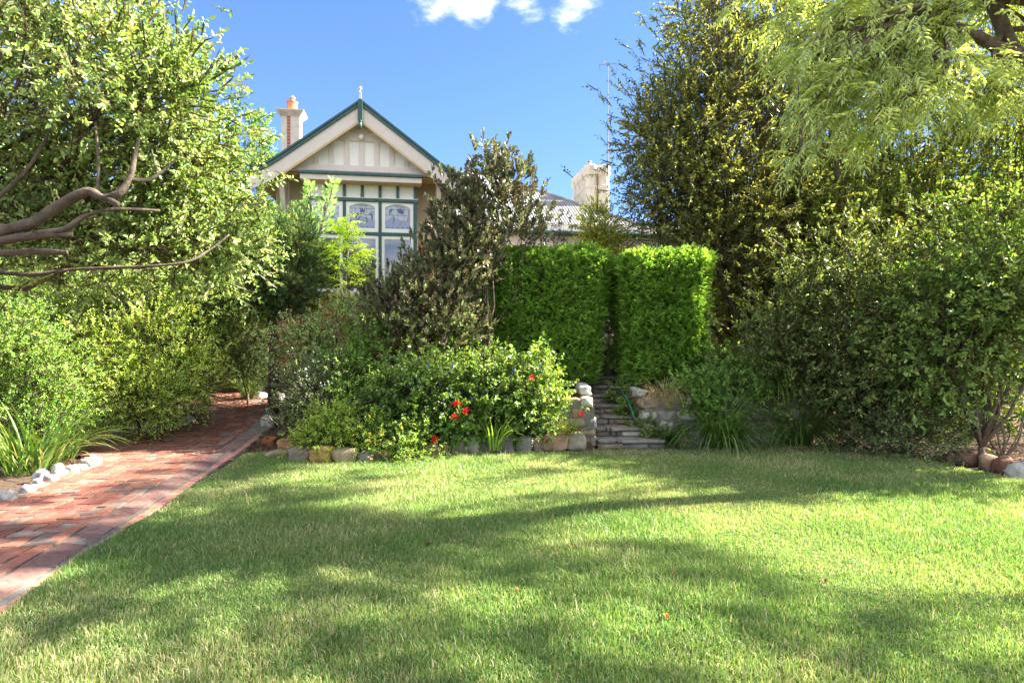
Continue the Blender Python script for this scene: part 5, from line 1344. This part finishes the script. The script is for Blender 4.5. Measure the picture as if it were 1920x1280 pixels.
def oleander():
    b = G(1880, 862); root = empty('oleander', tuple(b)); tag(root, 'oleander with long narrow leaves on bare stems at the right edge', 'oleander')
    m = MB(); Ps = []; Ds = []
    for (x, y) in ((1800, 770), (1790, 730), (1830, 700), (1860, 760), (1900, 720), (1890, 800), (1760, 760), (1930, 780), (1850, 680), (1950, 700), (1820, 810)):
        t = P(x, y, b[1] + rng.uniform(-.4, .3)); pts = curve_pts((0, 0, 0), t - b, 6, .07, -.05); m.tube(pts, np.linspace(.014, .005, 6), 6)
        for j in range(4):
            Ps.append(pts[5 if j < 2 else 4] + b + rng.standard_normal(3) * .03); d = unit((t - b + rng.standard_normal(3) * .35)[None])[0]; Ds.append(d)
    V, Fq, C = sprig_leaves(np.array(Ps), np.array(Ds), L=.13, k=9, ll=.16, lw=.028, pal=[(.035, .08, .02), (.08, .15, .04), (.18, .27, .06)], spread=62, jit=.2, ldroop=.1, shape=(.3, .45, .7, .42))
    mesh_np('leaves', V - b, Fq, LEAF_GLOSSY, root, C); m.build('stems', BARK_PALE, root)


oleander()

# trees further back closing the view
for i, (px, dd, top, w, pal, lab) in enumerate(((1330, 24, 400, 150, MG, 'round green tree far behind the verandah roof end'), (1560, 19, 330, 190, RY, 'wide golden green tree far behind the right border'), (1780, 18, 300, 200, RY, 'tall golden tree at the back of the right border'), (1990, 17, 280, 200, MG, 'green tree far back beyond the right edge'),
                                        (1680, 15.5, 560, 170, RD, 'low dark hedge shrub behind the right border laurels'), (1880, 15, 560, 150, MG, 'low green shrub far behind the oleander'), (1500, 15.5, 560, 110, MG, 'low green shrub behind the strappy clumps'),
                                        (350, 19, 380, 150, MG, 'green tree behind the left shrubs beside the house'), (150, 18, 330, 170, DG, 'dark tree far behind the left foreground tree'), (-60, 17, 260, 170, MG, 'green tree at the far left edge behind everything'), (420, 17, 520, 70, DG, 'dark low shrub where the brick path ends'))):
    b = P(px, 640, dd); b[2] = gz(b[0], b[1]); cy = (top + 640) / 2; ry = (640 - top) / 2
    bl = blobs_px([(px + rng.uniform(-.5, .5) * w, cy + rng.uniform(-.5, .5) * ry, dd + rng.uniform(-.6, .6), w * .62, ry * .75, 1.2, 46) for _ in range(4)])
    plant('background_tree', lab, 'tree', tuple(b), bl, lf(.4, 8, .14, .08, pal), trunk=[tuple(b), tuple(b + [0, 0, .6])], spc=11, clr=.45, radial=.12, twigs=.3)
# tall trees behind the viewer, mirrored in the casement panes
for i, (x, y, h_, lab) in enumerate(((-4.7, -9, 6.9, 'tall dark tree mirrored in the left casement pane'), (-2.1, -9.5, 6.8, 'tall dark tree mirrored in the middle casement pane'), (0.9, -9, 5.4, 'dark tree mirrored in the right casement pane'))):
    b = np.array([x, y, 0.0]); bl = [(np.array([x, y, h_ * .62]), np.array([1.3, 1.5, h_ * .36]), 60), (np.array([x + 1, y, h_ * .45]), np.array([1.4, 1.6, h_ * .3]), 40)]
    plant('garden_tree', lab, 'tree', tuple(b), bl, lf(.45, 8, .16, .09, DG), trunk=[tuple(b), tuple(b + [0, 0, 1.6])], spc=10, clr=.5, radial=.18, twigs=.3)


# --- hose and fallen leaves
def hose(label, pts, r=.011):
    pts = [np.array(p) for p in pts]; b = pts[0]; root_pts = []
    for i in range(len(pts) - 1):
        p0 = pts[max(i - 1, 0)]; p1 = pts[i]; p2 = pts[i + 1]; p3 = pts[min(i + 2, len(pts) - 1)]
        for t in np.linspace(0, 1, 6)[:-1]: root_pts.append(.5 * ((2 * p1) + (-p0 + p2) * t + (2 * p0 - 5 * p1 + 4 * p2 - p3) * t * t + (-p0 + 3 * p1 - 3 * p2 + p3) * t ** 3) - b)
    root_pts.append(pts[-1] - b)
    m = MB(); m.tube(root_pts, r, 8); o = m.build('garden_hose', HOSE, smooth=True); o.location = tuple(b); tag(o, label, 'hose')


def gp(px, py, up=.02): q = G(px, py); q[2] += up; return q


hose('green garden hose trailing down the creeper beside the steps onto the lawn', [P(1172, 708, 9.75), P(1166, 730, 9.45), P(1178, 752, 9.1), P(1190, 785, 8.75), gp(1200, 808, .06), gp(1222, 826, .04), gp(1250, 838), gp(1280, 846), gp(1305, 853), gp(1345, 868), gp(1385, 884)])
hose('green hose end lying in the grass near the right edge of the lawn', [gp(1740, 965), gp(1790, 975), gp(1830, 988), gp(1880, 1000), gp(1925, 1006)], .009)
LIT = [(1076, 1040, 'orange', 'palest fallen leaf lying in a sun patch near the lawn centre'), (1270, 1085, 'orange', 'orange fallen leaf pair half way down the lawn right of centre'), (1246, 1168, 'orange', 'bright orange fallen leaf nearest the viewer'), (1545, 1100, 'brown', 'brown fallen leaf on the sunny right part of the lawn'),
       (808, 1031, 'dark', 'dark fallen leaf in the shade left of the lawn centre'), (963, 1118, 'brown', 'small brown fallen leaf below the lawn centre'), (1122, 953, 'brown', 'small brown fallen leaf towards the far side of the lawn'), (835, 900, 'pale', 'pale fallen leaf near the flower bed edging')]
for i, (px, py, cn, lab) in enumerate(LIT):
    g_ = G(px, py); cc = {'orange': (.62, .22, .06), 'brown': (.30, .14, .06), 'dark': (.10, .05, .03), 'pale': (.55, .45, .35)}[cn]
    nl = 1
    V, Fq = leaf_geo(np.zeros((nl, 3)), unit(rng.standard_normal((nl, 3)) * [1, 1, .1]), np.tile([0.1, .2, 1.0], (nl, 1)), np.full(nl, .045), np.full(nl, .035), .4)
    o = mesh_np('fallen_leaf', V, Fq, PETAL, None, np.tile(cc, (len(V), 1))); o.location = (g_[0], g_[1], .045); tag(o, lab, 'leaf', 'fallen leaves on the lawn')


# --- leaf litter on the shady soil
def litter():
    n = 26000; x = rng.uniform(-8, 9, n); y = rng.uniform(7.3, 13, n)
    k = ~inpoly(LAWN, x, y) & ~inpoly(PATH_ALL, x, y) & (np.abs(x) < .9 * y + .3) & ~((x > 1.1) & (x < 2.1) & (y > 8.4) & (y < 10.8)); x, y = x[k], y[k]; m = len(x)
    base = np.stack([x, y, H(x, y) + .012 + .02 * rng.random(m)], 1); d = unit(rng.standard_normal((m, 3)) * [1, 1, .15]); nn = unit(rng.standard_normal((m, 3)) * .35 + [0, 0, 1])
    V, Fq = leaf_geo(base, d, nn, rng.uniform(.02, .05, m), rng.uniform(.012, .028, m), .5); pal = np.array([(.10, .06, .035), (.22, .12, .06), (.34, .2, .1), (.16, .13, .08)])
    c = pal[rng.integers(0, 4, m)] * rng.uniform(.7, 1.3, (m, 1)); o = mesh_np('leaf_litter', V, Fq, PETAL, None, np.repeat(c, 6, axis=0))
    tag(o, 'dry brown leaf litter scattered over the garden bed soil', 'leaf litter', kind='stuff')


litter()
